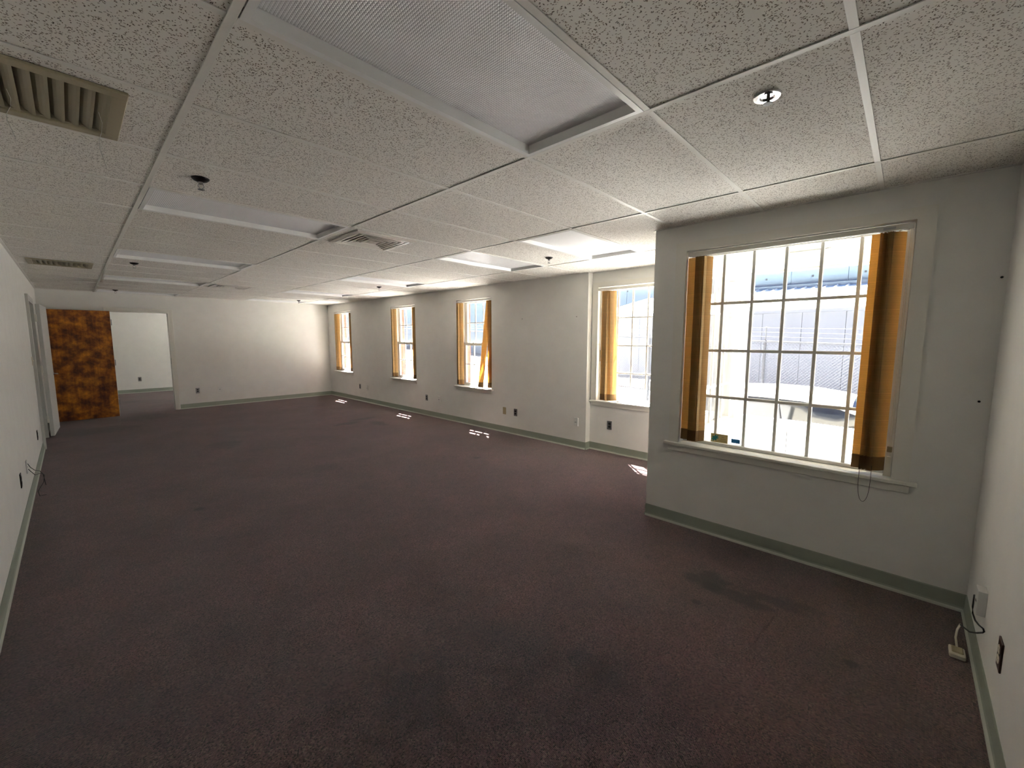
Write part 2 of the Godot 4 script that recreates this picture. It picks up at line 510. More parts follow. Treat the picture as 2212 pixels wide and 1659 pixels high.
func build_shell():
	var f := obj("floor", floor_mesh(XL - 0.15, XO, ZF - 0.06, ZN + 0.15, [[-1.2, XB + 0.1, 1.0, 9.0], [ZE, XB + 0.17, 9.0, 9.0]]), M.carpet)
	tag(f, "worn purple brown loop pile carpet covering the room floor", "carpet", "", "structure")
	tag(obj("floor_back_room", floor_mesh(XL - 0.15, XO, ZG - 0.1, ZF - 0.06, []), M.carpet), "purple brown carpet of the room beyond the far doorway", "carpet", "", "structure")
	# left wall with the doorway of door_1
	tag(obj("wall_left", MB.new().holed(0, Vector3(XL - 0.15, 0, ZF), Vector3(XL, RF, ZN + 0.15), [hole_z(-9.50, -8.55, -1, 2.05)]), M.wall), "off-white painted wall along the left side of the room", "wall", "", "structure")
	tag(obj("wall_far", MB.new().holed(2, Vector3(XL - 0.15, 0, ZF - 0.12), Vector3(XR, RF, ZF), [hole_x(0.53, 1.46, -1, 2.06)]), M.wall), "off-white painted far wall with a doorway at its left", "wall", "", "structure")
	tag(obj("wall_near", MB.new().box(Vector3(XL, 0, ZN), Vector3(XB, RF, ZN + 0.15)), M.wall), "off-white painted wall at the right edge of the picture", "wall", "", "structure")
	tag(obj("wall_alcove", MB.new().holed(0, Vector3(XB, 0, ZE), Vector3(XB + 0.17, RF, ZN + 0.15), [hole_z(-1.29, -0.015, 0.69, 2.19)]), M.wall), "off-white painted wall around the large near window", "wall", "", "structure")
	tag(obj("wall_jog", MB.new().holed(2, Vector3(XB, 0, ZJ), Vector3(XO, RF, ZE), [hole_x(3.66, 4.76, 0.69, 2.15)]), M.wall), "off-white short wall whose end makes the corner left of the large window", "wall", "", "structure")
	tag(obj("wall_recess", MB.new().holed(0, Vector3(XQ, 0, ZR), Vector3(XO, RF, ZJ), [hole_z(-3.02, -1.70, 0.69, 2.19)]), M.wall), "off-white set-back wall around the half hidden window", "wall", "", "structure")
	var holes := []
	var outer := []
	for z in [-10.405, -7.625, -5.425]:
		holes.append(hole_z(z - 0.45, z + 0.45, 0.68, 2.19))
		outer.append(hole_z(z - 0.41, z + 0.41, 0.66, 2.17))
	var wr := thing("wall_right", "off-white painted long wall with three narrow windows", "wall", Vector3.ZERO, 0, "", "structure")
	obj("plaster", MB.new().holed(0, Vector3(XR, 0, ZF - 0.12), Vector3(4.935, RF, ZR), holes), M.wall, wr)
	obj("brickwork", MB.new().holed(0, Vector3(4.935, -0.8, ZF - 0.12), Vector3(XO, RF, ZR), outer), M.brick, wr)
	# back room
	tag(obj("wall_back_room", MB.new().box(Vector3(XL - 0.15, 0, ZG - 0.12), Vector3(XO, RF, ZG)), M.wall), "off-white wall seen through the far doorway", "wall", "", "structure")
	tag(obj("wall_back_room_left", MB.new().box(Vector3(XL - 0.15, 0, ZG), Vector3(XL, RF, ZF - 0.12)), M.wall), "off-white left wall of the room beyond the far doorway", "wall", "", "structure")
	tag(obj("wall_back_room_right", MB.new().holed(0, Vector3(XR, 0, ZG), Vector3(XO, RF, ZF - 0.12), [hole_z(-14.4, -12.6, 0.68, 2.19)]), M.wall), "off-white window wall of the room beyond the far doorway", "wall", "", "structure")
	# closet behind the left doorway
	var cl := thing("wall_hall", "plain walls of the dark hall behind the left doorway", "wall", Vector3.ZERO, 0, "", "structure")
	obj("hall_side", MB.new().box(Vector3(-1.9, 0, -10.2), Vector3(-1.8, RF, -7.8)), M.wall, cl)
	obj("hall_end", MB.new().box(Vector3(-1.8, 0, -10.2), Vector3(XL - 0.15, RF, -10.1)), M.wall, cl)
	obj("hall_end", MB.new().box(Vector3(-1.8, 0, -7.9), Vector3(XL - 0.15, RF, -7.8)), M.wall, cl)
	obj("hall_floor", MB.new().box(Vector3(-1.9, -0.1, -10.2), Vector3(XL - 0.15, 0, -7.8)), M.carpet, cl)
	tag(obj("roof", MB.new().box(Vector3(-1.9, RF, ZG - 0.12), Vector3(XO, RF + 0.15, 2.6)), M.deck), "flat roof deck above the suspended ceiling", "roof", "", "structure")
	# baseboards
	baseboard("baseboard_left", "sage green vinyl baseboard along the left wall up to the doorway", Vector3(XL, 0, ZN), Vector3(XL, 0, -8.49), Vector3.RIGHT)
	baseboard("baseboard_left_end", "short sage green baseboard behind the white door", Vector3(XL, 0, -9.56), Vector3(XL, 0, ZF), Vector3.RIGHT)
	baseboard("baseboard_far", "sage green vinyl baseboard along the far wall right of the doorway", Vector3(1.52, 0, ZF), Vector3(XR, 0, ZF), Vector3.BACK)
	baseboard("baseboard_right", "sage green vinyl baseboard under the three narrow windows", Vector3(XR, 0, ZF), Vector3(XR, 0, ZR), Vector3.LEFT)
	baseboard("baseboard_return", "tiny sage green baseboard on the return beside the half hidden window", Vector3(XR, 0, ZR), Vector3(XQ, 0, ZR), Vector3.BACK)
	baseboard("baseboard_recess", "sage green vinyl baseboard under the half hidden window", Vector3(XQ, 0, ZR), Vector3(XQ, 0, ZJ), Vector3.LEFT)
	baseboard("baseboard_jog", "sage green baseboard on the side of the short jog wall", Vector3(XB, 0, ZJ), Vector3(XQ, 0, ZJ), Vector3.FORWARD)
	baseboard("baseboard_alcove", "sage green vinyl baseboard under the large near window", Vector3(XB, 0, ZJ), Vector3(XB, 0, ZN), Vector3.LEFT)
	baseboard("baseboard_near", "sage green vinyl baseboard at the right edge beside the floor cable", Vector3(XL, 0, ZN), Vector3(XB, 0, ZN), Vector3.FORWARD)
	baseboard("baseboard_back_room", "sage green baseboard seen through the far doorway", Vector3(XL, 0, ZG), Vector3(XR, 0, ZG), Vector3.BACK)

# ---------------------------------------------------------------- ceiling
func zrow(j: int) -> float: return -(TZ + T * j)

func tile_mesh(x0: float, x1: float, z0: float, z1: float, holes: Array, variant: int) -> ArrayMesh:
	var base: ArrayMesh = MB.new().holed(1, Vector3(x0, CE + 0.005, z0), Vector3(x1, CE + 0.02, z1), holes).mesh()
	var a := base.surface_get_arrays(0)
	var uv := PackedVector2Array()
	var off := Vector2(0.37 * variant, 0.21 * variant)
	var sx := -1.0 if variant % 2 else 1.0
	for p in a[Mesh.ARRAY_VERTEX]: uv.append(Vector2(p.x * sx, p.z) / T + off)
	a[Mesh.ARRAY_TEX_UV] = uv
	var m := ArrayMesh.new()
	m.add_surface_from_arrays(Mesh.PRIMITIVE_TRIANGLES, a)
	return m

func build_ceiling():
	var c := thing("ceiling", "suspended ceiling of fissured white tiles in a metal grid", "ceiling", Vector3.ZERO, 0, "", "structure")
	var xs := [XL, GX[0], GX[1], GX[2], GX[3], XQ]
	var outside := [[-1.55, XB, 9.0, 9.0], [-99.0, XR, ZR, 9.0]]   # across y: b = z, c = x
	var lights := {}
	for j in [1, 5, 9, 13, 17]: lights[[1, j]] = true
	for j in [3, 5, 9, 13, 17]: lights[[3, j]] = true
	var openings := {[0, 3]: [-2.53, -0.26, -2.12, 0.17], [0, 11]: [-7.44, -0.24, -7.03, 0.21], [2, 5]: [-3.80, 1.68, -3.30, 2.18], [2, 13]: [-8.66, 1.70, -8.16, 2.20]}
	var k := 0
	for i in 5:
		for j in range(-1, 19):
			var z0: float = maxf(zrow(j + 1), ZF)
			var z1: float = minf(zrow(j), ZN)
			if z1 <= z0: continue
			k += 1
			if lights.has([i, j]): continue
			var x0: float = xs[i]
			var x1: float = xs[i + 1]
			if z0 >= ZJ - 0.001 and x1 > XB:
				if x0 >= XB: continue
				x1 = XB
			var holes := outside.duplicate()
			if openings.has([i, j]): holes.append(openings[[i, j]])
			obj("tile", tile_mesh(x0 + 0.002, x1 - 0.002, z0 + 0.002, z1 - 0.002, holes, (k * 7 + i) % 5), M.tile, c)
	# grid
	for i in 4:
		var x: float = GX[i]
		var near := ZJ if i == 3 else ZN
		var mb := MB.new()
		mb.bbox(Vector3(x - 0.012, CE, ZF), Vector3(x + 0.012, CE + 0.004, near), 0.0008)
		mb.box(Vector3(x - 0.001, CE + 0.004, ZF), Vector3(x + 0.001, CE + 0.04, near))
		obj("main_tee", mb, M.tee, c)
	for j in range(0, 19):
		var z := zrow(j)
		for i in 5:
			var x0: float = xs[i] + (0.012 if i else 0.0)
			var x1: float = xs[i + 1] - (0.012 if i < 4 else 0.0)
			if z > ZJ: x1 = minf(x1, XB)
			elif z < ZR and i == 4: x1 = XR
			if x1 - x0 < 0.03: continue
			var mb := MB.new()
			mb.bbox(Vector3(x0, CE + 0.0005, z - 0.012), Vector3(x1, CE + 0.0045, z + 0.012), 0.0008)
			mb.box(Vector3(x0, CE + 0.0045, z - 0.001), Vector3(x1, CE + 0.03, z + 0.001))
			obj("cross_tee", mb, M.tee, c)
	for e in [[XL, ZF, XL + 0.02, ZN], [XR - 0.02, ZF, XR, ZR], [XQ - 0.02, ZR, XQ, ZJ], [XB - 0.02, ZJ, XB, ZN], [XL, ZF, XR, ZF + 0.02], [XB, ZJ - 0.02, XQ, ZJ], [XL, ZN - 0.02, XB, ZN], [XR, ZR, XQ, ZR + 0.02]]:
		obj("wall_angle", MB.new().box(Vector3(e[0], CE + 0.0008, e[1]), Vector3(e[2], CE + 0.005, e[3])), M.tee, c)
	tag(obj("ceiling_back_room", MB.new().box(Vector3(XL - 0.15, CE, ZG), Vector3(XR, CE + 0.03, ZF - 0.12)), M.wall), "plain white ceiling of the room beyond the far doorway", "ceiling", "", "structure")
	tag(obj("ceiling_hall", MB.new().box(Vector3(-1.8, CE, -10.1), Vector3(XL - 0.15, CE + 0.03, -7.9)), M.wall), "plain ceiling of the dark hall behind the left doorway", "ceiling", "", "structure")

func build_lights():
	var src: Node3D = null
	var names := {
		[1, 1]: "largest ceiling light panel above the foreground, its long lens facing down", [1, 5]: "ceiling light panel second from the camera in the left row, beside the square diffuser",
		[1, 9]: "ceiling light panel third from the camera in the left row", [1, 13]: "ceiling light panel fourth from the camera in the left row", [1, 17]: "ceiling light panel at the far wall above the brown door",
		[3, 3]: "ceiling light panel in the right row nearest the half hidden window", [3, 5]: "ceiling light panel second in the right row, left of the sprinkler",
		[3, 9]: "ceiling light panel third in the right row, before the middle narrow window", [3, 13]: "ceiling light panel fourth in the right row", [3, 17]: "ceiling light panel in the right row against the far wall"}
	for key in names:
		var x: float = (GX[key[0] - 1] + GX[key[0]]) / 2
		var z: float = (zrow(key[1]) + zrow(key[1] + 1)) / 2
		var o: Node3D
		if src == null:
			o = thing("ceiling_light", names[key], "ceiling light", Vector3(x, CE, z), 0, "fluorescent ceiling panels")
			var hx := 0.595
			var hz := 0.292
			var d := 0.030
			var frame := MB.new()
			# flat door frame with sides that slope up to the lens
			var rings := [[hx, hz, 0.004], [hx, hz, -0.001], [hx - 0.022, hz - 0.022, -0.001], [hx - 0.034, hz - 0.034, d]]
			for r in rings.size() - 1:
				var A: Array = rings[r]
				var B: Array = rings[r + 1]
				var sg := [[-1, -1], [1, -1], [1, 1], [-1, 1]]
				for s in 4:
					var p: Array = sg[s]
					var q: Array = sg[(s + 1) % 4]
					var nn := Vector3(0, -1, 0) - Vector3(p[0] + q[0], 0, p[1] + q[1]) * 0.5
					frame.quad_n(Vector3(p[0] * A[0], A[2], p[1] * A[1]), Vector3(q[0] * A[0], A[2], q[1] * A[1]), Vector3(q[0] * B[0], B[2], q[1] * B[1]), Vector3(p[0] * B[0], B[2], p[1] * B[1]), nn)
			obj("frame", frame, M.fixture, o)
			obj("lens", MB.new().box(Vector3(-hx + 0.03, d, -hz + 0.03), Vector3(hx - 0.03, d + 0.005, hz - 0.03)), M.lens, o)
			obj("housing", MB.new().box(Vector3(-hx, d + 0.006, -hz), Vector3(hx, d + 0.09, hz)), M.fixture, o)
			src = o
		else:
			o = src.duplicate()
			rename(o, "ceiling_light", names[key])
			add_child(o)
			o.position = Vector3(x, CE, z)

func build_vents():
	# return grilles with fixed blades
	for e in [["beige return air grille with curved blades at the left edge, cobwebs below", -0.29, 0.212, -2.575, -2.08, 0], ["small beige return air grille far along the left side of the ceiling", -0.27, 0.255, -7.48, -6.985, 1]]:
		var c := Vector3((e[1] + e[2]) / 2, CE, (e[3] + e[4]) / 2)
		var hx: float = (e[2] - e[1]) / 2
		var hz: float = (e[4] - e[3]) / 2
		var o := thing("air_grille", e[0], "air vent", c, 0, "return air grilles")
		var fr := MB.new()
		fr.bbox(Vector3(-hx, -0.008, -hz), Vector3(hx, 0.004, -hz + 0.045), 0.003)
		fr.bbox(Vector3(-hx, -0.008, hz - 0.045), Vector3(hx, 0.004, hz), 0.003)
		fr.bbox(Vector3(-hx, -0.0075, -hz + 0.044), Vector3(-hx + 0.045, 0.004, hz - 0.044), 0.003)
		fr.bbox(Vector3(hx - 0.045, -0.0075, -hz + 0.044), Vector3(hx, 0.004, hz - 0.044), 0.003)
		obj("frame", fr, M.vent, o)
		obj("duct", MB.new().holed(1, Vector3(-hx + 0.05, 0.0, -hz + 0.05), Vector3(hx - 0.05, 0.12, hz - 0.05), [[-hz + 0.06, -hx + 0.06, hz - 0.06, hx - 0.06]]), M.vent, o)
		obj("duct_back", MB.new().box(Vector3(-hx + 0.05, 0.12, -hz + 0.05), Vector3(hx - 0.05, 0.13, hz - 0.05)), M.dark, o)
		var prof := []
		for s in 7:
			var t := s / 6.0
			prof.append(Vector2(0.026 - 0.055 * t, -0.004 + 0.05 * t * t))
		for s in range(6, -1, -1): prof.append(prof[s] + Vector2(0, 0.0015))
		var blade := MB.new()
		blade.strip(prof, Vector3(0, 0, -hz + 0.047), Vector3.RIGHT, Vector3.UP, Vector3(0, 0, 2 * hz - 0.094))
		var bm := blade.mesh()
		var n := 11
		for b in n:
			var m := obj("blade", bm, M.vent, o)
			m.position.x = -hx + 0.05 + b * (2 * hx - 0.12) / (n - 1)
	# supply diffusers: nested tilted rings
	for e in [["square louvred supply diffuser beside the second ceiling light", 1.93, -3.55], ["small square supply diffuser far down the middle of the ceiling", 1.95, -8.41]]:
		var o := thing("supply_diffuser", e[0], "air vent", Vector3(e[1], CE, e[2]), 0, "square supply diffusers")
		var R := func(r: float, y: float) -> Array: return [Vector3(-r, y, -r), Vector3(r, y, -r), Vector3(r, y, r), Vector3(-r, y, r)]
		var outer := MB.new()
		for pr in [[0.275, 0.004, 0.275, -0.006], [0.275, -0.006, 0.245, -0.012], [0.245, -0.012, 0.238, 0.02]]:
			var A: Array = R.call(pr[0], pr[1])
			var B: Array = R.call(pr[2], pr[3])
			for s in 4: outer.quad(A[s], A[(s + 1) % 4], B[(s + 1) % 4], B[s])
		obj("frame", outer, M.diffuser, o)
		for k in 5:
			var r0 := 0.232 - 0.038 * k
			var mb := MB.new()
			for pr in [[r0 + 0.004, -0.0095, r0 + 0.004, -0.011], [r0 + 0.004, -0.011, r0 - 0.006, -0.011], [r0 - 0.006, -0.011, r0 - 0.030, 0.024], [r0 - 0.031, 0.025, r0 - 0.006, -0.0095], [r0 - 0.006, -0.0095, r0 + 0.004, -0.0095]]:
				var A: Array = R.call(pr[0], pr[1])
				var B: Array = R.call(pr[2], pr[3])
				for s in 4: mb.quad(A[s], A[(s + 1) % 4], B[(s + 1) % 4], B[s])
			obj("louvre", mb, M.diffuser, o)
		obj("centre_plate", MB.new().bbox(Vector3(-0.045, -0.011, -0.045), Vector3(0.045, -0.008, 0.045), 0.001), M.diffuser, o)
		obj("duct_back", MB.new().box(Vector3(-0.25, 0.07, -0.25), Vector3(0.25, 0.08, 0.25)), M.dark, o)
		obj("duct", MB.new().holed(1, Vector3(-0.25, 0.02, -0.25), Vector3(0.25, 0.07, 0.25), [[-0.24, -0.24, 0.24, 0.24]]), M.dark, o)
	for e in [["pale cobweb strand hanging from the left air grille", Vector3(0.143, CE, -2.33), 0.20], ["pale cobweb strand hanging at the left picture edge", Vector3(-0.085, CE, -2.35), 0.16]]:
		var pts := []
		for s in 7: pts.append(Vector3(0.008 * sin(s * 1.3), -e[2] * s / 6.0, 0.006 * cos(s * 1.7)))
		var w := obj("cobweb_strand", MB.new().tube(pts, 0.0008, 4), M.web)
		w.position = e[1]
		tag(w, e[0], "cobweb", "cobweb strands")

func build_sprinklers():
	var src: Node3D = null
	for e in [[0.557, -2.87, "dark pendent sprinkler on the ceiling left of the second ceiling light"], [3.615, -2.877, "pendent sprinkler on the ceiling between the two nearest lights of the right row"], [0.58, -6.60, "small pendent sprinkler behind the third light of the left row"],
			[3.67, -6.58, "small pendent sprinkler behind the third light of the right row"], [0.63, -10.5, "tiny pendent sprinkler before the far light above the brown door"], [3.70, -10.3, "tiny pendent sprinkler near the far right ceiling corner"]]:
		var o: Node3D
		if src == null:
			o = thing("sprinkler", e[2], "sprinkler", Vector3(e[0], CE, e[1]), 0, "ceiling sprinklers")
			obj("escutcheon", MB.new().lathe([Vector2(0.0, -0.016), Vector2(0.014, -0.016), Vector2(0.03, -0.010), Vector2(0.040, -0.002), Vector2(0.042, 0.004)], Vector3.ZERO), M.bronze, o)
			obj("body", MB.new().lathe([Vector2(0.011, -0.014), Vector2(0.011, -0.026), Vector2(0.006, -0.028), Vector2(0.0, -0.028)], Vector3.ZERO, Vector3.UP, 12), M.steel, o)
			for s in [-1, 1]: obj("yoke_arm", MB.new().tube([Vector3(0.010 * s, -0.026, 0), Vector3(0.014 * s, -0.038, 0), Vector3(0.004 * s, -0.052, 0)], 0.0022, 6), M.steel, o)
			obj("deflector", MB.new().lathe([Vector2(0.0, -0.056), Vector2(0.016, -0.056), Vector2(0.017, -0.054), Vector2(0.0, -0.052)], Vector3.ZERO, Vector3.UP, 16), M.steel, o)
			src = o
		else:
			o = src.duplicate()
			rename(o, "sprinkler", e[2])
			add_child(o)
			o.position = Vector3(e[0], CE, e[1])
	var q := thing("recessed_sprinkler", "bright chrome recessed sprinkler cup in the ceiling above the large window", "sprinkler", Vector3(1.785, CE, -0.434))
	obj("chrome_cup", MB.new().lathe([Vector2(0.044, 0.004), Vector2(0.044, -0.002), Vector2(0.042, -0.004), Vector2(0.030, -0.005), Vector2(0.024, -0.0045), Vector2(0.020, 0.0005), Vector2(0.0, 0.001)], Vector3.ZERO, Vector3.UP, 32), M.chrome, q)
	for s in [-1, 1]: obj("yoke_arm", MB.new().tube([Vector3(0.006 * s, 0.012, 0.004), Vector3(0.014 * s, -0.004, 0.004), Vector3(0.014 * s, -0.016, 0.004), Vector3(0.008 * s, -0.024, 0.004)], 0.0022, 6), M.black, q)
	obj("deflector", MB.new().lathe([Vector2(0.0, -0.027), Vector2(0.014, -0.027), Vector2(0.015, -0.025), Vector2(0.0, -0.024)], Vector3(0, 0, 0.004), Vector3.UP, 16), M.black, q)
	obj("bulb", MB.new().tube([Vector3(0, 0.012, 0.004), Vector3(0, -0.022, 0.004)], 0.0025, 8), M.brown_plate, q)

# ---------------------------------------------------------------- windows (local: x along the wall, y up, +z into the room, origin at the bottom middle of the opening)
func bars_and_panes(root: Node3D, x0: float, x1: float, y0: float, y1: float, cols: int, rows: int, z: float, bar: float, m: Material):
	var pw := (x1 - x0) / cols
	var ph := (y1 - y0) / rows
	for i in range(1, cols): obj("muntin", MB.new().bbox(Vector3(x0 + i * pw - bar / 2, y0, z - 0.012), Vector3(x0 + i * pw + bar / 2, y1, z + 0.012), 0.003), m, root)
	for j in range(1, rows): obj("muntin", MB.new().bbox(Vector3(x0, y0 + j * ph - bar / 2, z - 0.0115), Vector3(x1, y0 + j * ph + bar / 2, z + 0.0115), 0.003), m, root)
	var pane := MB.new().box(Vector3(-pw / 2 + bar / 2, -ph / 2 + bar / 2, -0.0015), Vector3(pw / 2 - bar / 2, ph / 2 - bar / 2, 0.0015)).mesh()
	for i in cols:
		for j in rows:
			var p := obj("pane", pane, M.glass, root)
			p.position = Vector3(x0 + (i + 0.5) * pw, y0 + (j + 0.5) * ph, z)

func frame_ring(x0: float, x1: float, y0: float, y1: float, l: float, r: float, b: float, t: float, z0: float, z1: float) -> MB:
	var mb := MB.new()
	mb.bbox(Vector3(x0, y0, z0), Vector3(x0 + l, y1, z1), 0.003)
	mb.bbox(Vector3(x1 - r, y0, z0), Vector3(x1, y1, z1), 0.003)
	mb.bbox(Vector3(x0 + l - 0.002, y0, z0 + 0.0005), Vector3(x1 - r + 0.002, y0 + b, z1 - 0.0005), 0.003)
	mb.bbox(Vector3(x0 + l - 0.002, y1 - t, z0 + 0.0005), Vector3(x1 - r + 0.002, y1, z1 - 0.0005), 0.003)
	return mb

func casing(root: Node3D, w: float, h: float, cw: float, ct: float):
	var hx := w / 2
	var d := Vector3(0, 0, 0.018)
	obj("casing", MB.new().extrude([Vector2(-hx - cw, 0), Vector2(-hx, 0), Vector2(-hx, h), Vector2(-hx - cw, h + ct)], Vector3.ZERO, Vector3.RIGHT, Vector3.UP, d), M.trim, root)
	obj("casing", MB.new().extrude([Vector2(hx, 0), Vector2(hx + cw, 0), Vector2(hx + cw, h + ct), Vector2(hx, h)], Vector3.ZERO, Vector3.RIGHT, Vector3.UP, d), M.trim, root)
	obj("casing", MB.new().extrude([Vector2(-hx - cw, h + ct), Vector2(-hx, h), Vector2(hx, h), Vector2(hx + cw, h + ct)], Vector3.ZERO, Vector3.RIGHT, Vector3.UP, d), M.trim, root)

func stool(root: Node3D, w: float, ext: float, back: float, front: float, apron: float):
	obj("stool", MB.new().bbox(Vector3(-w / 2 - ext, -0.024, 0.0), Vector3(w / 2 + ext, 0.0, front), 0.005), M.trim, root)
	obj("inner_sill", MB.new().box(Vector3(-w / 2 + 0.001, -0.01, back), Vector3(w / 2 - 0.001, -0.0002, 0.001)), M.trim, root)
	obj("apron", MB.new().bbox(Vector3(-w / 2 - ext + 0.03, -0.024 - apron, 0.0), Vector3(w / 2 + ext - 0.03, -0.022, 0.016), 0.003), M.trim, root)

func grid_window(called: String, label: String, at: Vector3, turn: float, w: float, h: float, gx0: float, gx1: float, gz: float, cased: bool) -> Node3D:
	var o := thing(called, label, "window", at, turn, "", "structure")
	if cased:
		casing(o, w, h, 0.08, 0.065)
		stool(o, w, 0.115, gz + 0.03, 0.04, 0.05)
	obj("frame", frame_ring(-w / 2, w / 2, 0.0, h, gx0 + w / 2, w / 2 - gx1, 0.022, 0.04, gz - 0.035, gz + 0.035), M.sash, o)
	bars_and_panes(o, gx0, gx1, 0.022, h - 0.04, 6, 4, gz, 0.021, M.sash)
	return o

func double_hung(called: String, label: String, z: float):
	var o := thing(called, label, "window", Vector3(XR, 0.68, z), -90, "", "structure")
	var w := 0.9
	var h := 1.51
	stool(o, w, 0.05, -0.09, 0.045, 0.05)
	obj("frame", frame_ring(-w / 2, w / 2, 0.0, h, 0.065, 0.065, 0.02, 0.035, -0.175, -0.075), M.sash, o)
	for s in [["upper_sash", 0.72, 1.475, -0.15, 0.045, 0.02], ["lower_sash", 0.02, 0.765, -0.11, 0.05, 0.035]]:
		var sash := obj(s[0], frame_ring(-0.385, 0.385, s[1], s[2], 0.075, 0.075, s[4] if s[0] == "upper_sash" else s[5], s[5] if s[0] == "upper_sash" else s[4], s[3] - 0.018, s[3] + 0.018), M.sash, o)
		var b: float = s[4] if s[0] == "upper_sash" else s[5]
		var t: float = s[5] if s[0] == "upper_sash" else s[4]
		bars_and_panes(sash, -0.31, 0.31, s[1] + b, s[2] - t, 3, 2, s[3], 0.018, M.sash)
	obj("sash_lock", MB.new().bbox(Vector3(-0.13, 0.765, -0.125), Vector3(-0.09, 0.778, -0.095), 0.002), M.ivory, o)
	obj("sash_lock", MB.new().bbox(Vector3(0.09, 0.765, -0.125), Vector3(0.13, 0.778, -0.095), 0.002), M.ivory, o)

func vane_mesh(h: float, width := 0.089, sag := 0.007) -> ArrayMesh:
	var front := []
	for row in 2:
		var pts := []
		for s in 9:
			var u := s / 8.0 - 0.5
			pts.append(Vector3(u * width, -h * row, sag * (1.0 - 4.0 * u * u)))
		front.append(pts)
	var back := []
	for row in front:
		var pts := []
		for p in row: pts.append(p - Vector3(0, 0, 0.0008))
		pts.reverse()
		back.append(pts)
	return MB.new().grid(front).grid(back).mesh()

func blind(label: String, at: Vector3, turn: float, w: float, top: float, drop: float, zr: float, vanes: Array, chain_x, wand_x) -> Node3D:
	var o := thing("vertical_blind", label, "blind", at, turn, "vertical blinds")
	var hr := obj("headrail", MB.new().bbox(Vector3(-w / 2, top - 0.032, zr - 0.02), Vector3(w / 2, top, zr + 0.02), 0.003), M.trim, o)
	obj("track_slot", MB.new().box(Vector3(-w / 2 + 0.02, top - 0.0335, zr - 0.004), Vector3(w / 2 - 0.02, top - 0.032, zr + 0.004)), M.dark, hr)
	if w > 1.2: obj("maker_label", MB.new().box(Vector3(w / 2 - 0.135, top - 0.023, zr + 0.02), Vector3(w / 2 - 0.08, top - 0.010, zr + 0.0205)), M.plastic_grey, hr)
	var vm := vane_mesh(drop)
	var hm := vane_mesh(0.085, 0.0905, 0.0085)
	for v in vanes:
		var a := obj("vane", vm, M.vane, o)
		a.position = Vector3(v[0], top - 0.04, zr)
		a.rotation_degrees = Vector3(0, v[1], v[2] if v.size() > 2 else 0.0)
		var hm_o := obj("hem", hm, M.hem, a)
		hm_o.position.y = -drop + 0.084
		obj("hook", MB.new().box(Vector3(-0.006, 0.0, -0.0015), Vector3(0.006, 0.012, 0.0025)), M.white_plastic, a)
	if chain_x != null:
		var pts := []
		for s in 25:
			var t := PI * s / 24.0
			pts.append(Vector3(chain_x[0] + chain_x[1] * cos(t), top - drop - chain_x[2] * sqrt(sin(t)) - 0.02 * (1 - sin(t)) + 0.02, chain_x[3]))
		obj("bead_chain", MB.new().tube(pts, 0.0012, 5), M.bronze, o)
	if wand_x != null:
		obj("draw_cord", MB.new().tube([Vector3(wand_x, top - 0.03, zr), Vector3(wand_x, 0.16, zr)], 0.0015, 5), M.ivory, o)
		obj("draw_cord", MB.new().tube([Vector3(wand_x + 0.008, top - 0.03, zr), Vector3(wand_x + 0.008, 0.12, zr)], 0.0015, 5), M.ivory, o)
		obj("cord_weight", MB.new().bbox(Vector3(wand_x - 0.008, 0.15, zr - 0.008), Vector3(wand_x + 0.016, 0.185, zr + 0.008), 0.003), M.beige, o)
		obj("tension_pulley", MB.new().extrude([Vector2(-0.016, 0), Vector2(0.02, 0), Vector2(0.016, 0.05), Vector2(0.012, 0.12), Vector2(-0.006, 0.12), Vector2(-0.01, 0.05)], Vector3(wand_x, 0.002, zr - 0.008), Vector3.RIGHT, Vector3.UP, Vector3(0, 0, 0.016)), M.ivory, o)
	return o

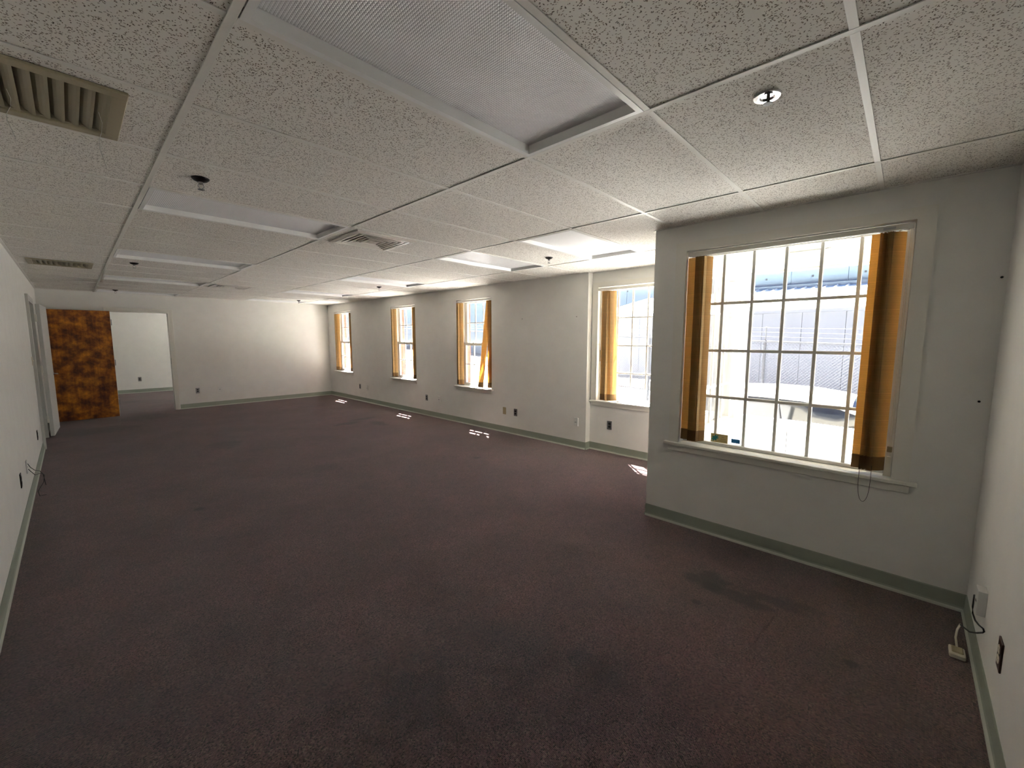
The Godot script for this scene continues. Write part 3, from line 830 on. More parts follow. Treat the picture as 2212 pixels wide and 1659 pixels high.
func build_windows():
	grid_window("window_5", "large near window with a white grid of panes and wide white casing", Vector3(XB, 0.69, -0.6525), -90, 1.275, 1.5, -0.5975, 0.5965, -0.12, true)
	grid_window("window_4", "half hidden gridded window in the set-back wall beyond the corner", Vector3(XQ, 0.69, -2.36), -90, 1.32, 1.5, -0.615, 0.615, -0.08, false)
	var w4 := get_node("window_4")
	casing(w4, 1.32, 1.5, 0.08, 0.065)
	stool(w4, 1.32, 0.1, -0.05, 0.04, 0.05)
	grid_window("window_6", "porch side window with white frame seen through the large window", Vector3(4.21, 0.69, ZJ), 180, 1.10, 1.46, -0.5, 0.5, -0.2, false)
	var w6 := get_node("window_6")
	obj("outer_trim", frame_ring(-0.62, 0.62, -0.06, 1.52, 0.07, 0.07, 0.06, 0.06, -0.275, -0.25), M.trim, w6)
	obj("outer_sill", MB.new().bbox(Vector3(-0.66, -0.085, -0.32), Vector3(0.66, -0.055, -0.25), 0.004), M.trim, w6)
	var w7 := thing("window_7", "plain window of the room beyond the far doorway", "window", Vector3(XR, 0.68, -13.5), -90, "", "structure")
	obj("frame", frame_ring(-0.9, 0.9, 0, 1.51, 0.06, 0.06, 0.05, 0.05, -0.17, -0.1), M.sash, w7)
	bars_and_panes(w7, -0.84, 0.84, 0.05, 1.46, 6, 4, -0.135, 0.02, M.sash)
	double_hung("window_3", "nearest of the three narrow sash windows, one vane hanging askew", -5.425)
	double_hung("window_2", "middle one of the three narrow sash windows", -7.625)
	double_hung("window_1", "farthest of the three narrow sash windows beside the far corner", -10.405)
	# vertical blinds; vane: place along the rail, turn about y, lean
	var big := []
	big.append([-0.592, 12.0])
	for k in 6: big.append([-0.565 + 0.012 * k, 84.0 + 3.0 * (k % 3)])
	big.append([-0.497, 48.0])
	for v in [[0.488, 22.0], [0.500, 72.0], [0.512, 80.0], [0.524, 85.0], [0.536, 80.0], [0.548, 74.0], [0.568, 42.0]]: big.append(v)
	blind("tan vertical blind drawn open to both sides of the large window", Vector3(XB, 0.69, -0.6525), -90, 1.262, 1.492, 1.425, -0.035, big, [0.52, 0.028, 0.25, 0.048], 0.615)
	var rec := []
	for k in 6: rec.append([-0.56 + 0.014 * k, 66.0 + 5.0 * (k % 2)])
	rec.append([-0.47, 28.0])
	rec.append([-0.44, 50.0, 1.5])
	for v in [[0.50, 50.0], [0.53, 75.0], [0.55, 80.0], [0.57, 75.0]]: rec.append(v)
	var rb := blind("tan vertical blind stacked at the left of the half hidden window", Vector3(XQ, 0.69, -2.36), -90, 1.30, 1.485, 1.43, 0.012, rec, null, null)
	var lp := []
	for s in 17:
		var t := TAU * s / 16.0
		lp.append(Vector3(-0.64 + 0.045 * cos(t), 0.62 + 0.14 * sin(t), 0.02))
	obj("bead_chain", MB.new().tube(lp, 0.0012, 5), M.ivory, rb)
	obj("cord_weight", MB.new().bbox(Vector3(-0.615, 0.53, 0.012), Vector3(-0.6, 0.68, 0.026), 0.003), M.beige, rb)
	blind("tan vertical blind on the nearest narrow window", Vector3(XR, 0.68, -5.425), -90, 0.885, 1.50, 1.44, -0.03, [[-0.42, 70.0], [-0.405, 84.0], [-0.385, 80.0], [-0.36, 35.0], [0.36, 62.0, -6.0], [0.385, 62.0], [0.41, 74.0]], null, null)
	blind("tan vertical blind on the middle narrow window", Vector3(XR, 0.68, -7.625), -90, 0.885, 1.50, 1.44, -0.03, [[-0.425, 70.0], [-0.41, 84.0], [-0.39, 80.0], [-0.365, 38.0], [0.375, 66.0], [0.395, 78.0], [0.415, 70.0]], null, null)
	blind("tan vertical blind on the farthest narrow window", Vector3(XR, 0.68, -10.405), -90, 0.885, 1.50, 1.44, -0.03, [[-0.425, 72.0], [-0.405, 82.0], [-0.37, 30.0, 1.0], [-0.30, 35.0, -1.2], [0.39, 72.0], [0.41, 80.0]], null, null)
	# card and sticker on the big window's ledge
	var card := thing("window_card", "cream card with a teal oak leaf and lettering in the corner of the large window", "sign", Vector3(3.432, 0.714, -1.017), -90)
	obj("card", MB.new().bbox(Vector3(-0.062, 0, -0.0006), Vector3(0.062, 0.068, 0.0006), 0.0003), M.sign_card, card)
	var leaf := MB.new()
	var rim := []
	for q in 84:   # lobed oak leaf outline, its long axis leaning to the right
		var t := TAU * q / 84.0
		var r := 1.0 + 0.30 * cos(7.0 * t)
		var p := Vector2(0.026 * cos(t) * r, 0.017 * sin(t) * r).rotated(deg_to_rad(42))
		rim.append(Vector3(-0.031 + p.x, 0.034 + p.y, 0.0010))
	for q in 84: leaf.tri_n(Vector3(-0.031, 0.034, 0.0010), rim[q], rim[(q + 1) % 84], Vector3.BACK)
	leaf.tube([Vector3(-0.046, 0.021, 0.0008), Vector3(-0.055, 0.012, 0.0008)], 0.0009, 5)
	obj("leaf_emblem", leaf, M.teal, card)
	var font := SystemFont.new()
	font.font_names = PackedStringArray(["Droid Serif"])
	for e in [["The", 0.014, 0.040], ["Nature", 0.016, 0.026], ["Conservancy", 0.014, 0.012]]:
		var tm := TextMesh.new()
		tm.text = e[0]; tm.font = font; tm.font_size = 16; tm.pixel_size = 0.0007; tm.depth = 0.0004
		var lt := obj("lettering", tm, M.print, card)
		lt.position = Vector3(e[1] + 0.012, e[2] + 0.004, 0.0009)
	tag(obj("window_sticker", MB.new().bbox(Vector3(3.438, 0.727, -0.932), Vector3(3.441, 0.758, -0.872), 0.0012), M.blue), "small bright blue sticker low on the large window", "sticker")

# ---------------------------------------------------------------- doors
func lever(parent: Node3D, at: Vector3, dir: float):
	var o := obj("handle", MB.new().lathe([Vector2(0.0, 0.012), Vector2(0.022, 0.012), Vector2(0.028, 0.006), Vector2(0.028, 0.0)], at, Vector3.BACK, 20), M.chrome, parent)
	obj("lever", MB.new().tube([at, at + Vector3(0, 0, 0.05), at + Vector3(0.012 * dir, 0, 0.06), at + Vector3(0.10 * dir, 0, 0.06), at + Vector3(0.112 * dir, 0, 0.05)], 0.008, 8), M.chrome, o)

func build_doors():
	# left wall: door_1, steel frame, white leaf swung right round against the wall
	var d := thing("door_1", "white flush door folded back against the left wall beside its grey frame", "door", Vector3(XL, 0, -9.025), 90, "", "structure")
	# local x runs to -z, +z into the room; opening -0.475 .. 0.475
	var fr := MB.new()
	for s in [-1.0, 1.0]:
		fr.bbox(Vector3(minf(s * 0.475, s * 0.445), 0, -0.16), Vector3(maxf(s * 0.475, s * 0.445), 2.05, 0.028), 0.002)
		fr.bbox(Vector3(minf(s * 0.475, s * 0.53), 0, 0.0), Vector3(maxf(s * 0.475, s * 0.53), 2.105, 0.028), 0.002)
	fr.bbox(Vector3(-0.475, 2.02, -0.16), Vector3(0.475, 2.05, 0.027), 0.002)
	fr.bbox(Vector3(-0.475, 2.05, 0.0), Vector3(0.475, 2.105, 0.027), 0.002)
	obj("frame", fr, M.frame_paint, d)
	var leaf := obj("leaf", MB.new().bbox(Vector3(0, 0.012, 0), Vector3(0.885, 2.03, 0.045), 0.002), M.door_white, d)
	leaf.position = Vector3(0.497, 0, 0.044)
	leaf.rotation_degrees.y = -2.8
	lever(leaf, Vector3(0.815, 0.93, 0.045), -1.0)
	for y in [0.28, 1.05, 1.82]: obj("hinge", MB.new().bbox(Vector3(0.47, y - 0.055, 0.026), Vector3(0.51, y + 0.055, 0.05), 0.003), M.trim, d)
	obj("strike_plate", MB.new().box(Vector3(-0.446, 0.95, -0.02), Vector3(-0.4445, 1.08, 0.015)), M.steel, d)
	# far wall: door_2
	var e := thing("door_2", "dark mottled brown wooden door opened flat against the far wall beside its doorway", "door", Vector3(0.995, 0, ZF), 0, "", "structure")
	var f2 := MB.new()
	for s in [-1.0, 1.0]:
		f2.bbox(Vector3(minf(s * 0.465, s * 0.435), 0, -0.13), Vector3(maxf(s * 0.465, s * 0.435), 2.06, 0.02), 0.002)
		f2.bbox(Vector3(minf(s * 0.465, s * 0.515), 0, 0.0), Vector3(maxf(s * 0.465, s * 0.515), 2.11, 0.02), 0.002)
	f2.bbox(Vector3(-0.465, 2.03, -0.13), Vector3(0.465, 2.06, 0.019), 0.002)
	f2.bbox(Vector3(-0.465, 2.06, 0.0), Vector3(0.465, 2.11, 0.019), 0.002)
	obj("frame", f2, M.trim, e)
	# leaf with its own uv so that the veneer runs the height of the door
	var lm := MB.new()
	lm.bbox(Vector3(-0.9, 0.012, 0), Vector3(0, 2.03, 0.044), 0.002)
	var base := lm.mesh()
	var a := base.surface_get_arrays(0)
	var uv := PackedVector2Array()
	for p in a[Mesh.ARRAY_VERTEX]: uv.append(Vector2(p.x / 0.9, -p.y / 2.03))
	a[Mesh.ARRAY_TEX_UV] = uv
	var am := ArrayMesh.new()
	am.add_surface_from_arrays(Mesh.PRIMITIVE_TRIANGLES, a)
	var l2 := obj("leaf", am, M.door_wood, e)
	l2.position = Vector3(-0.445, 0, 0.165)
	l2.rotation_degrees.y = 0.0
	obj("hinge_edge", MB.new().box(Vector3(0.0, 0.012, 0.0), Vector3(0.004, 2.03, 0.044)), M.trim, l2)
	for y in [0.28, 1.05, 1.82]: obj("hinge", MB.new().bbox(Vector3(-0.47, y - 0.055, 0.018), Vector3(-0.425, y + 0.055, 0.166), 0.003), M.steel, e)
	obj("strike_plate", MB.new().box(Vector3(0.4335, 0.98, -0.03), Vector3(0.4355, 1.1, 0.01)), M.steel, e)

# ---------------------------------------------------------------- outlets, jacks, cables
func outlet(label: String, at: Vector3, turn: float, plate: Material, sock: Material, group := "duplex wall outlets"):
	var o := thing("wall_outlet", label, "outlet", at, turn, group)
	obj("plate", MB.new().bbox(Vector3(-0.036, -0.058, 0), Vector3(0.036, 0.058, 0.006), 0.002), plate, o)
	for s in [-1, 1]:
		var f := obj("socket", MB.new().extrude([Vector2(-0.017, -0.008), Vector2(-0.011, -0.0145), Vector2(0.011, -0.0145), Vector2(0.017, -0.008), Vector2(0.017, 0.008), Vector2(0.011, 0.0145), Vector2(-0.011, 0.0145), Vector2(-0.017, 0.008)], Vector3(0, 0.0195 * s, 0.005), Vector3.RIGHT, Vector3.UP, Vector3(0, 0, 0.003)), sock, o)
		obj("slot", MB.new().box(Vector3(-0.008, 0.0195 * s - 0.004, 0.0078), Vector3(-0.006, 0.0195 * s + 0.004, 0.0083)), M.dark, f)
		obj("slot", MB.new().box(Vector3(0.006, 0.0195 * s - 0.004, 0.0078), Vector3(0.008, 0.0195 * s + 0.004, 0.0083)), M.dark, f)
	obj("screw", MB.new().lathe([Vector2(0.0, 0.0075), Vector2(0.003, 0.007), Vector2(0.003, 0.005)], Vector3.ZERO, Vector3.BACK, 8), M.steel, o)

func jack(label: String, at: Vector3, turn: float, m: Material, deep: float, blank := false):
	var o := thing("phone_jack", label, "wall jack", at, turn, "telephone jacks")
	obj("plate", MB.new().bbox(Vector3(-0.036, -0.058, 0), Vector3(0.036, 0.058, deep), 0.002), m, o)
	if not blank:
		obj("port", MB.new().box(Vector3(-0.012, -0.008, deep - 0.001), Vector3(-0.003, 0.002, deep + 0.0006)), M.dark, o)
		obj("port", MB.new().box(Vector3(0.003, -0.008, deep - 0.001), Vector3(0.012, 0.002, deep + 0.0006)), M.dark, o)

func build_wall_things():
	outlet("dark outlet under the farthest narrow window", Vector3(XR, 0.36, -9.60), -90, M.steel, M.black)
	outlet("dark outlet low on the wall between the middle and nearest narrow windows", Vector3(XR, 0.357, -6.83), -90, M.steel, M.black)
	outlet("dark outlet beside the beige blank plate right of the narrow windows", Vector3(XR, 0.357, -4.43), -90, M.steel, M.black)
	outlet("dark outlet under the half hidden window", Vector3(XQ, 0.372, -2.81), -90, M.steel, M.black)
	outlet("dark outlet on the far wall right of the doorway", Vector3(1.835, 0.377, ZF), 0, M.steel, M.black)
	outlet("dark outlet seen through the far doorway", Vector3(1.247, 0.38, ZG), 0, M.steel, M.black)
	outlet("dark outlet on the left wall near the white door", Vector3(XL, 0.35, -7.60), 90, M.bronze, M.black)
	outlet("dark outlet on the left wall before the loose wires", Vector3(XL, 0.37, -5.16), 90, M.bronze, M.black)
	outlet("brown plated outlet with ivory sockets at the right picture edge", Vector3(2.33, 0.335, ZN), 180, M.brown_plate, M.ivory)
	jack("white jack plate beside the outlet under the farthest narrow window", Vector3(XR, 0.35, -9.24), -90, M.white_plastic, 0.012)
	jack("white jack plate left of the nearest narrow window's sill", Vector3(XR, 0.365, -6.42), -90, M.white_plastic, 0.012)
	jack("beige blank plate right of the nearest narrow window", Vector3(XR, 0.356, -4.675), -90, M.beige, 0.005, true)
	jack("white jack box next to the wall return", Vector3(XR, 0.37, -3.27), -90, M.white_plastic, 0.025)
	jack("white jack plate on the far wall", Vector3(2.242, 0.372, ZF), 0, M.white_plastic, 0.012)
	jack("white painted jack plate on the left wall above the loose wires", Vector3(XL, 0.35, -5.78), 90, M.white_plastic, 0.008)
	jack("white jack box with a dark cable at the right picture edge", Vector3(2.765, 0.335, ZN), 180, M.white_plastic, 0.03)
	var sw := thing("light_switch", "small switch plate beside the left doorway frame", "switch", Vector3(XL, 1.22, -8.36), 90)
	obj("plate", MB.new().bbox(Vector3(-0.036, -0.058, 0), Vector3(0.036, 0.058, 0.006), 0.002), M.ivory, sw)
	obj("toggle", MB.new().bbox(Vector3(-0.005, -0.004, 0.004), Vector3(0.005, 0.012, 0.016), 0.002), M.ivory, sw)
	# loose wires on the left wall
	var w := thing("loose_wire", "thin dark wires curling from the left wall jack down to the carpet", "wire", Vector3(XL + 0.012, 0.35, -5.78))
	obj("wire", MB.new().tube([Vector3(0, 0.03, 0.02), Vector3(0.012, -0.01, 0), Vector3(0.03, -0.07, -0.12), Vector3(0.05, -0.12, -0.3), Vector3(0.06, -0.2, -0.5), Vector3(0.065, -0.345, -0.62)], 0.0025, 6), M.cable, w)
	obj("wire", MB.new().tube([Vector3(0, -0.02, 0.02), Vector3(0.012, -0.05, 0), Vector3(0.03, -0.11, -0.1), Vector3(0.055, -0.14, -0.28), Vector3(0.07, -0.19, -0.42), Vector3(0.065, -0.25, -0.36), Vector3(0.03, -0.29, -0.18), Vector3(0.04, -0.33, -0.14), Vector3(0.08, -0.346, -0.22)], 0.0025, 6), M.cable, w)
	# cable and floor jack at the right
	var fj := thing("floor_jack", "ivory junction box with twisted leads lying on the carpet by the right baseboard", "wall jack", Vector3(2.84, 0, 0.285))
	obj("box", MB.new().bbox(Vector3(-0.045, 0.001, -0.028), Vector3(0.035, 0.024, 0.028), 0.004), M.ivory, fj)
	obj("cover", MB.new().bbox(Vector3(-0.03, 0.022, -0.02), Vector3(0.025, 0.03, 0.02), 0.003), M.beige, fj)
	obj("lead", MB.new().tube([Vector3(0.02, 0.028, 0), Vector3(0.05, 0.06, -0.005), Vector3(0.085, 0.085, 0.0), Vector3(0.12, 0.10, 0.012)], 0.0045, 7), M.ivory, fj)
	var cb := obj("phone_cable", MB.new().tube([Vector3(2.807, 0.335, 0.32), Vector3(2.832, 0.325, 0.316), Vector3(2.87, 0.285, 0.32), Vector3(2.892, 0.24, 0.322), Vector3(2.885, 0.21, 0.324), Vector3(2.83, 0.205, 0.328), Vector3(2.75, 0.225, 0.332), Vector3(2.68, 0.248, 0.337), Vector3(2.66, 0.246, 0.338), Vector3(2.675, 0.232, 0.336), Vector3(2.75, 0.185, 0.328), Vector3(2.85, 0.13, 0.318), Vector3(2.955, 0.10, 0.297)], 0.0035, 8), M.cable)
	tag(cb, "dark cable looping from the right wall jack to the floor box", "cable")
	for e in [["dark screw hole high on the wall right of the nearest narrow window", Vector3(XR, 1.817, -4.297), -90], ["dark screw hole high on the wall next to the return", Vector3(XR, 1.818, -3.30), -90], ["small dark screw hole beside the farthest narrow window", Vector3(XR, 1.954, -9.846), -90], ["torn wall anchor right of the large window at mid height", Vector3(XB, 1.189, 0.30), -90], ["small nail high in the near right corner", Vector3(XB, 1.84, 0.325), -90]]:
		var o := thing("wall_anchor", e[0], "screw", e[1], e[2], "screws and anchors left in the walls")
		obj("rim", MB.new().lathe([Vector2(0.004, 0.002), Vector2(0.006, 0.001), Vector2(0.006, 0.0)], Vector3.ZERO, Vector3.BACK, 8), M.bronze, o)
		obj("screw_head", MB.new().lathe([Vector2(0.0, 0.003), Vector2(0.0035, 0.003), Vector2(0.004, 0.001)], Vector3.ZERO, Vector3.BACK, 8), M.dark, o)

# ---------------------------------------------------------------- outside
func gy(z: float) -> float: return -0.55 - 0.034 * z

func build_outside():
	var g := MB.new()
	g.quad_n(Vector3(XO - 2.0, gy(-70), -70), Vector3(11.8, gy(-70), -70), Vector3(11.8, gy(25), 25), Vector3(XO - 2.0, gy(25), 25), Vector3.UP)
	tag(obj("ground", g, M.ground), "sunlit pale pavement of the yard outside the windows", "pavement", "", "structure")
	var g2 := MB.new()  # darker ground added to cut the light bounced onto the building
	g2.quad_n(Vector3(11.8, gy(-70), -70), Vector3(60, gy(-70), -70), Vector3(60, gy(25), 25), Vector3(11.8, gy(25), 25), Vector3.UP)
	tag(obj("ground_low_bounce", g2, M.dark_paving), "grey yard ground behind the chain link fence", "pavement", "", "structure")
	# porch
	var pc := thing("porch", "cream porch ceiling and trim outside the large window", "porch", Vector3.ZERO, 0, "", "structure")
	obj("soffit", MB.new().box(Vector3(XB + 0.17, 2.22, ZE), Vector3(XO, 2.30, 2.6)), M.soffit, pc)
	obj("fascia", MB.new().bbox(Vector3(XO - 0.03, 2.20, ZE + 0.07), Vector3(XO + 0.02, RF, 2.6), 0.004), M.soffit, pc)
	obj("corner_board", MB.new().bbox(Vector3(XO - 0.07, -0.6, ZE), Vector3(XO + 0.02, 2.22, ZE + 0.025), 0.003), M.trim, pc)
	obj("porch_slab", MB.new().box(Vector3(XB + 0.17, -0.6, ZE), Vector3(XO + 0.2, -0.15, 2.6)), M.dark_paving, pc)
	var pl := thing("porch_light", "shallow square light fitting on the porch ceiling", "light fitting", Vector3(4.22, 2.22, -0.63))
	obj("base", MB.new().bbox(Vector3(-0.16, -0.012, -0.15), Vector3(0.16, 0.0, 0.15), 0.003), M.plastic_grey, pl)
	var dif := MB.new()
	var lo := [Vector3(-0.15, -0.012, -0.14), Vector3(0.15, -0.012, -0.14), Vector3(0.15, -0.012, 0.14), Vector3(-0.15, -0.012, 0.14)]
	var hi := [Vector3(-0.11, -0.05, -0.10), Vector3(0.11, -0.05, -0.10), Vector3(0.11, -0.05, 0.10), Vector3(-0.11, -0.05, 0.10)]
	for s in 4: dif.quad_n(lo[s], lo[(s + 1) % 4], hi[(s + 1) % 4], hi[s], lo[s] + lo[(s + 1) % 4])
	dif.quad_n(hi[0], hi[1], hi[2], hi[3], Vector3.DOWN)
	obj("diffuser", dif, M.plastic_grey, pl)
	# lean-to building with ribbed roof
	var an := thing("metal_building", "pale grey metal building with a ribbed white lean-to roof", "building", Vector3(16, 0, 0))
	var z0 := -10.2
	var z1 := 14.0
	var pw := 1.1
	var k := 0
	var z := z0
	while z < z1:
		obj("wall_panel", MB.new().bbox(Vector3(0, -1.2, z + 0.004), Vector3(0.12, 2.36, minf(z + pw, z1) - 0.004), 0.006), M.siding, an)
		z += pw
		k += 1
	obj("end_wall", MB.new().extrude([Vector2(0, -1.2), Vector2(6, -1.2), Vector2(6, 3.6), Vector2(0, 2.4)], Vector3(0.1, 0, z0), Vector3.RIGHT, Vector3.UP, Vector3(0, 0, 0.1)), M.siding, an)
	obj("gutter", MB.new().bbox(Vector3(-0.2, 2.34, z0 - 0.1), Vector3(0.02, 2.46, z1), 0.01), M.siding, an)
	obj("roof_sheet", MB.new().extrude([Vector2(-0.22, 2.43), Vector2(6, 3.66), Vector2(6, 3.72), Vector2(-0.22, 2.47)], Vector3(0, 0, z0 - 0.1), Vector3.RIGHT, Vector3.UP, Vector3(0, 0, z1 - z0 + 0.1)), M.roof_metal, an)
	z = z0
	var rib := MB.new().extrude([Vector2(-0.03, 0), Vector2(0.03, 0), Vector2(0.015, 0.06), Vector2(-0.015, 0.06)], Vector3(-0.24, 2.462, 0), Vector3.BACK, Vector3.UP, Vector3(6.24, 1.254, 0)).mesh()
	while z < z1:
		obj("roof_rib", rib, M.roof_metal, an).position.z = z
		z += 0.36
	obj("roof_flashing", MB.new().box(Vector3(5.9, 3.66, -10.3), Vector3(6.0, 3.86, z1)), M.flash, an)
	var mb2 := thing("tall_building", "tall pale blue metal building rising behind the lean-to roof", "building", Vector3(22.3, 0, 0))
	z = -62.0
	while z < 16.0:
		obj("wall_panel", MB.new().bbox(Vector3(0, -1.5, z + 0.005), Vector3(0.15, 6.6, z + 2.0 - 0.005), 0.008), M.siding_blue, mb2)
		z += 2.0
	for q in 14: obj("wall_bolt", MB.new().bbox(Vector3(-0.03, 4.18, -12.0 + 1.75 * q), Vector3(0.0, 4.26, -11.92 + 1.75 * q), 0.005), M.bolt, mb2)
	obj("roof_edge", MB.new().bbox(Vector3(0.0, 6.6, -62), Vector3(0.4, 6.8, 16), 0.02), M.flash, mb2)
	# chain link fence
	var fn := thing("chain_link_fence", "chain link fence topped with barbed wire across the yard", "fence", Vector3(12, 0, 0))
	var zs := -36.0
	var ze := 3.0
	var top := func(q: float) -> float: return 1.36 - 0.034 * q
	obj("top_rail", MB.new().tube([Vector3(0, top.call(zs), zs), Vector3(0, top.call(ze), ze)], 0.024, 8), M.galv, fn)
	var zp := -2.62
	var posts := []
	for q in range(-11, 2): posts.append(zp + 3.05 * q)
	for q in posts:
		var p := obj("post", MB.new().tube([Vector3(0.03, gy(q) - 0.2, q), Vector3(0.03, top.call(q) + 0.03, q)], 0.034, 8), M.galv, fn)
		obj("barb_arm", MB.new().tube([Vector3(0.03, top.call(q) + 0.02, q), Vector3(-0.02, top.call(q) + 0.14, q + 0.02), Vector3(-0.16, top.call(q) + 0.36, q + 0.05)], 0.016, 6), M.galv, p)
	for s in 3:
		var y := 0.12 + 0.11 * s
		obj("barbed_wire", MB.new().tube([Vector3(-0.02 - 0.06 * s, top.call(zs) + y, zs), Vector3(-0.02 - 0.06 * s, top.call(ze) + y, ze)], 0.005, 4), M.galv, fn)
	var wires := MB.new()
	var hgt := 1.86
	var q2 := zs
	while q2 < ze:
		for s in [-1.0, 1.0]:
			var a := Vector3(0.004 * s, top.call(q2) - hgt, q2)
			var b := Vector3(0.004 * s, top.call(q2 + s * hgt), q2 + s * hgt)
			var n := Vector3(1, 0, 0) * 0.0036
			var t := (b - a).normalized().cross(Vector3(1, 0, 0)) * 0.0036
			wires.quad(a - n, b - n, b + t, a + t)
			wires.quad(a + t, b + t, b + n, a + n)
			wires.quad(a + n, b + n, b - t, a - t)
			wires.quad(a - t, b - t, b - n, a - n)
		q2 += 0.072
	tag(obj("chain_link_mesh", wires, M.galv, fn), "woven wire diamond mesh", "", "", "stuff")
	# kerb and grass
	tag(obj("kerb", MB.new().bbox(Vector3(14.2, -1.0, -30), Vector3(14.5, 0.02, -5.6), 0.03), M.curb), "pale concrete kerb at the foot of the building across the yard", "kerb")
	var gr := MB.new()
	var rows := []
	for i in 9:
		var row := []
		for j in 15:
			var x := 9.6 + 0.16 * i
			var zz := -7.4 + 0.15 * j
			var e := clampf(1.0 - pow(absf(i - 4) / 4.0, 2.0), 0, 1) * clampf(1.0 - pow(absf(j - 7) / 7.0, 2.0), 0, 1)
			row.append(Vector3(x, gy(zz) - 0.02 + 0.16 * sqrt(e), zz))
		rows.append(row)
	gr.grid(rows)
	tag(obj("grass_mound", gr, M.grass), "yellow green grass mound low in the half hidden window", "grass")
	build_car()

func build_car():
	# white sedan parked along the building, nose towards +z
	var o := thing("car", "white sedan parked close outside the large window", "car", Vector3(6.95, -0.52, -0.95))
	# stations along z: half width, sill, shoulder and deck heights above the ground
	var st := [[-2.32, 0.60, 0.45, 0.62, 0.70], [-2.25, 0.76, 0.30, 0.80, 0.95], [-2.0, 0.86, 0.24, 0.90, 1.02], [-1.4, 0.91, 0.22, 0.95, 1.03], [-0.6, 0.93, 0.21, 0.96, 1.02], [0.2, 0.93, 0.20, 0.94, 1.00], [1.0, 0.92, 0.20, 0.88, 0.97], [1.6, 0.90, 0.22, 0.80, 0.89], [2.1, 0.82, 0.26, 0.68, 0.76], [2.3, 0.66, 0.34, 0.56, 0.60]]
	var rows := []
	for s in st:
		var w: float = s[1]
		var row := []
		var half := [Vector2(0.0, s[2]), Vector2(w * 0.86, s[2]), Vector2(w * 0.97, s[2] + 0.08), Vector2(w, lerpf(s[2], s[3], 0.42)), Vector2(w * 0.992, lerpf(s[2], s[3], 0.72)), Vector2(w * 0.985, s[3]), Vector2(w * 0.945, lerpf(s[3], s[4], 0.72)), Vector2(w * 0.90, s[4]), Vector2(w * 0.5, s[4] + 0.012), Vector2(0.0, s[4] + 0.018)]
		for p in half: row.append(Vector3(-p.x, p.y, s[0]))
		for q in range(half.size() - 2, 0, -1): row.append(Vector3(half[q].x, half[q].y, s[0]))
		rows.append(row)
	var body := MB.new().grid(rows, true)
	for e in [0, rows.size() - 1]:
		for q in range(1, rows[e].size() - 1): body.tri_n(rows[e][0], rows[e][q], rows[e][q + 1], Vector3(0, 0, -1 if e == 0 else 1))
	obj("body", body, M.car_paint, o)
	# roof shell
	var rr := []
	for s in [[-1.05, 0.60, 1.262, 1.325], [-0.85, 0.645, 1.285, 1.36], [-0.4, 0.675, 1.29, 1.385], [0.05, 0.675, 1.275, 1.375], [0.4, 0.655, 1.225, 1.335], [0.52, 0.63, 1.19, 1.30]]:
		var row := []
		for q in 9:
			var u := q / 4.0 - 1.0
			row.append(Vector3(u * s[1], lerpf(s[3], s[2], pow(absf(u), 2.6)), s[0]))
		rr.append(row)
	obj("roof", MB.new().grid(rr), M.car_paint, o)
	for s in [-1.0, 1.0]:
		# side glass between the belt line and the roof rail
		var lo := []
		var hi := []
		for q in [[-1.75, 1.03, 1.06, 0.0], [-1.2, 1.03, 1.235, 0.8], [-0.85, 1.03, 1.28, 1.0], [-0.4, 1.025, 1.285, 1.0], [0.05, 1.02, 1.27, 1.0], [0.4, 1.01, 1.22, 0.95], [0.75, 1.0, 1.12, 0.45], [1.05, 0.995, 1.015, 0.0]]:
			lo.append(Vector3(s * 0.845, q[1], q[0]))
			hi.append(Vector3(s * lerpf(0.845, 0.672, q[3]), q[2], q[0]))
		var gl := MB.new().grid([lo, hi])
		obj("side_glass", gl, M.car_glass, o)
		var belt := []
		for p in lo: belt.append(p + Vector3(s * 0.02, 0.0, 0))
		obj("belt_trim", MB.new().tube(belt, 0.016, 6), M.car_paint, o)
		var rail := []
		for p in hi: rail.append(p + Vector3(s * 0.004, 0.008, 0))
		obj("roof_rail", MB.new().tube(rail, 0.026, 6), M.car_paint, o)
		obj("pillar", MB.new().tube([Vector3(s * 0.85, 1.03, -0.16), Vector3(s * 0.676, 1.28, -0.24)], 0.022, 5), M.rubber, o)
		var mi := obj("mirror", MB.new().bbox(Vector3(minf(s * 0.93, s * 1.10), 1.0, 0.60), Vector3(maxf(s * 0.93, s * 1.10), 1.13, 0.74), 0.03), M.car_paint, o)
		obj("mirror_arm", MB.new().box(Vector3(minf(s * 0.85, s * 0.95), 1.0, 0.64), Vector3(maxf(s * 0.85, s * 0.95), 1.03, 0.70)), M.rubber, mi)
		for hz in [0.10, -0.92]:
			obj("door_handle", MB.new().tube([Vector3(s * 0.915, 0.855, hz - 0.10), Vector3(s * 0.955, 0.862, hz - 0.07), Vector3(s * 0.958, 0.864, hz + 0.07), Vector3(s * 0.915, 0.862, hz + 0.10)], 0.014, 6), M.car_paint, o)
		for hz in [-0.06, -1.15, 1.05]:
			obj("door_seam", MB.new().tube([Vector3(s * 0.926, 0.35, hz), Vector3(s * 0.929, 0.62, hz), Vector3(s * 0.918, 0.90, hz), Vector3(s * 0.87, 1.0, hz)], 0.004, 4), M.rubber, o)
		for wz in [-1.4, 1.42]:
			var wh := obj("wheel", MB.new().lathe([Vector2(0.19, -0.1), Vector2(0.30, -0.11), Vector2(0.325, -0.08), Vector2(0.325, 0.08), Vector2(0.30, 0.11), Vector2(0.19, 0.1)], Vector3(s * 0.83, 0.325, wz), Vector3.RIGHT, 24), M.rubber, o)
			obj("rim", MB.new().lathe([Vector2(0.0, s * 0.09), Vector2(0.06, s * 0.09), Vector2(0.17, s * 0.05), Vector2(0.2, s * 0.1)], Vector3(s * 0.83, 0.325, wz), Vector3.RIGHT, 20), M.steel, wh)
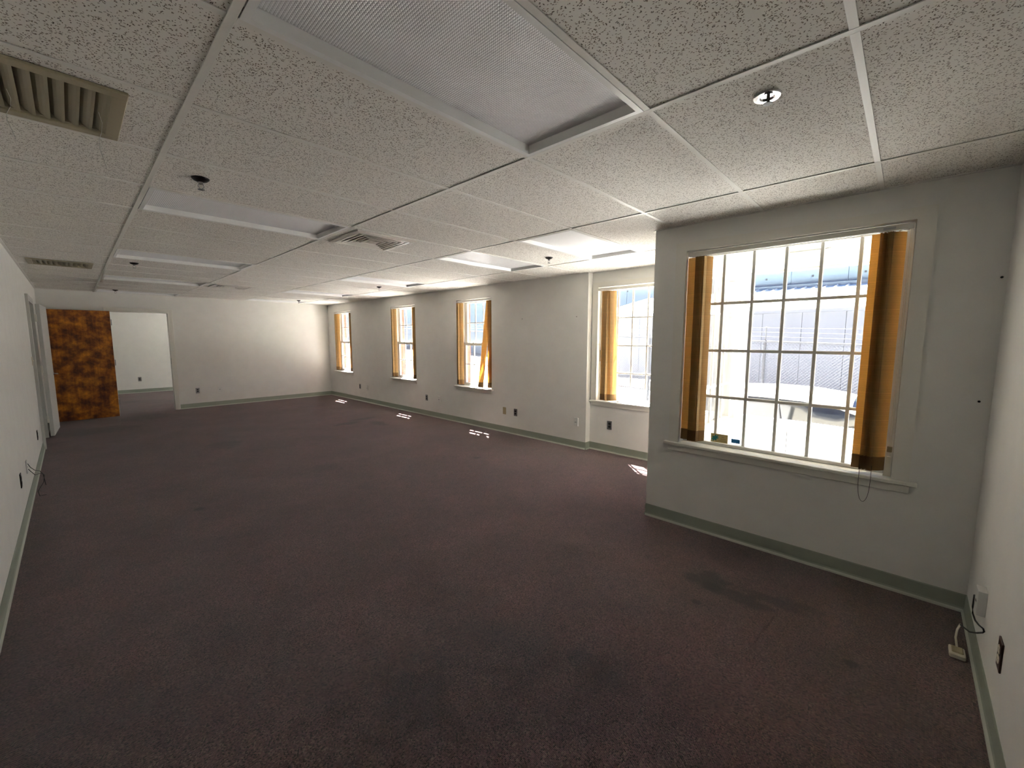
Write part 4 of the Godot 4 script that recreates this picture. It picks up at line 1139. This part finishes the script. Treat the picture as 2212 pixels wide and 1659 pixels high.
	# windscreen and rear glass
	var ws := []
	for e in [[1.12, 1.0, 0.80], [0.52, 1.30, 0.62]]:
		var row := []
		for q in 7:
			var u := q / 3.0 - 1.0
			row.append(Vector3(u * e[2], e[1] - 0.05 * u * u * (1.0 if e[1] > 1.1 else 0.0), e[0] - 0.16 * u * u))
		ws.append(row)
	obj("windscreen", MB.new().grid(ws), M.car_glass, o)
	var rg := []
	for e in [[-1.05, 1.325, 0.60], [-1.85, 1.04, 0.74]]:
		var row := []
		for q in 7:
			var u := q / 3.0 - 1.0
			row.append(Vector3(u * e[2], e[1] - 0.05 * u * u * (1.0 if e[1] > 1.1 else 0.0), e[0] + 0.1 * u * u))
		rg.append(row)
	obj("rear_window", MB.new().grid(rg), M.car_glass, o)

# ---------------------------------------------------------------- camera, sky, sun
func build_camera_and_light():
	var cam := Camera3D.new()
	cam.name = "camera"
	add_child(cam)
	cam.transform = Transform3D(Basis(Vector3(0.68784772, 0.00090857, 0.72585446), Vector3(0.07872413, 0.99400697, -0.07584626), Vector3(-0.7215733, 0.10931294, 0.6836539)).orthonormalized(), Vector3(0, 1.525, 0))
	cam.fov = 85.3988
	cam.near = 0.05
	cam.far = 300.0
	cam.current = true
	var env := Environment.new()
	env.background_mode = Environment.BG_SKY
	env.tonemap_mode = Environment.TONE_MAPPER_LINEAR
	env.tonemap_exposure = 7.6
	env.sdfgi_enabled = true
	env.ssao_enabled = true
	env.ssil_enabled = true
	var sky := Sky.new()
	var sm := ProceduralSkyMaterial.new()
	sm.sky_top_color = Color(0.32, 0.52, 0.92)
	sm.sky_horizon_color = Color(0.72, 0.84, 0.98)
	sm.ground_bottom_color = Color(0.5, 0.48, 0.44)
	sm.ground_horizon_color = Color(0.75, 0.76, 0.76)
	sm.sky_energy_multiplier = 0.5
	sky.sky_material = sm
	env.sky = sky
	var we := WorldEnvironment.new()
	we.name = "environment"
	we.environment = env
	add_child(we)
	var sun := DirectionalLight3D.new()
	sun.name = "sun"
	add_child(sun)
	sun.look_at_from_position(Vector3.ZERO, Vector3(-0.338, -1.0, 0.372), Vector3.UP)
	sun.light_color = Color(1.0, 0.99, 0.975)
	sun.light_energy = 8.0
	sun.light_angular_distance = 0.53
	sun.shadow_enabled = true

func _ready():
	rng.seed = 20
	build_camera_and_light()
	make_materials()
	build_shell()
	build_ceiling()
	build_windows()
	build_doors()
	build_outside()
	build_lights()
	build_vents()
	build_sprinklers()
	build_wall_things()
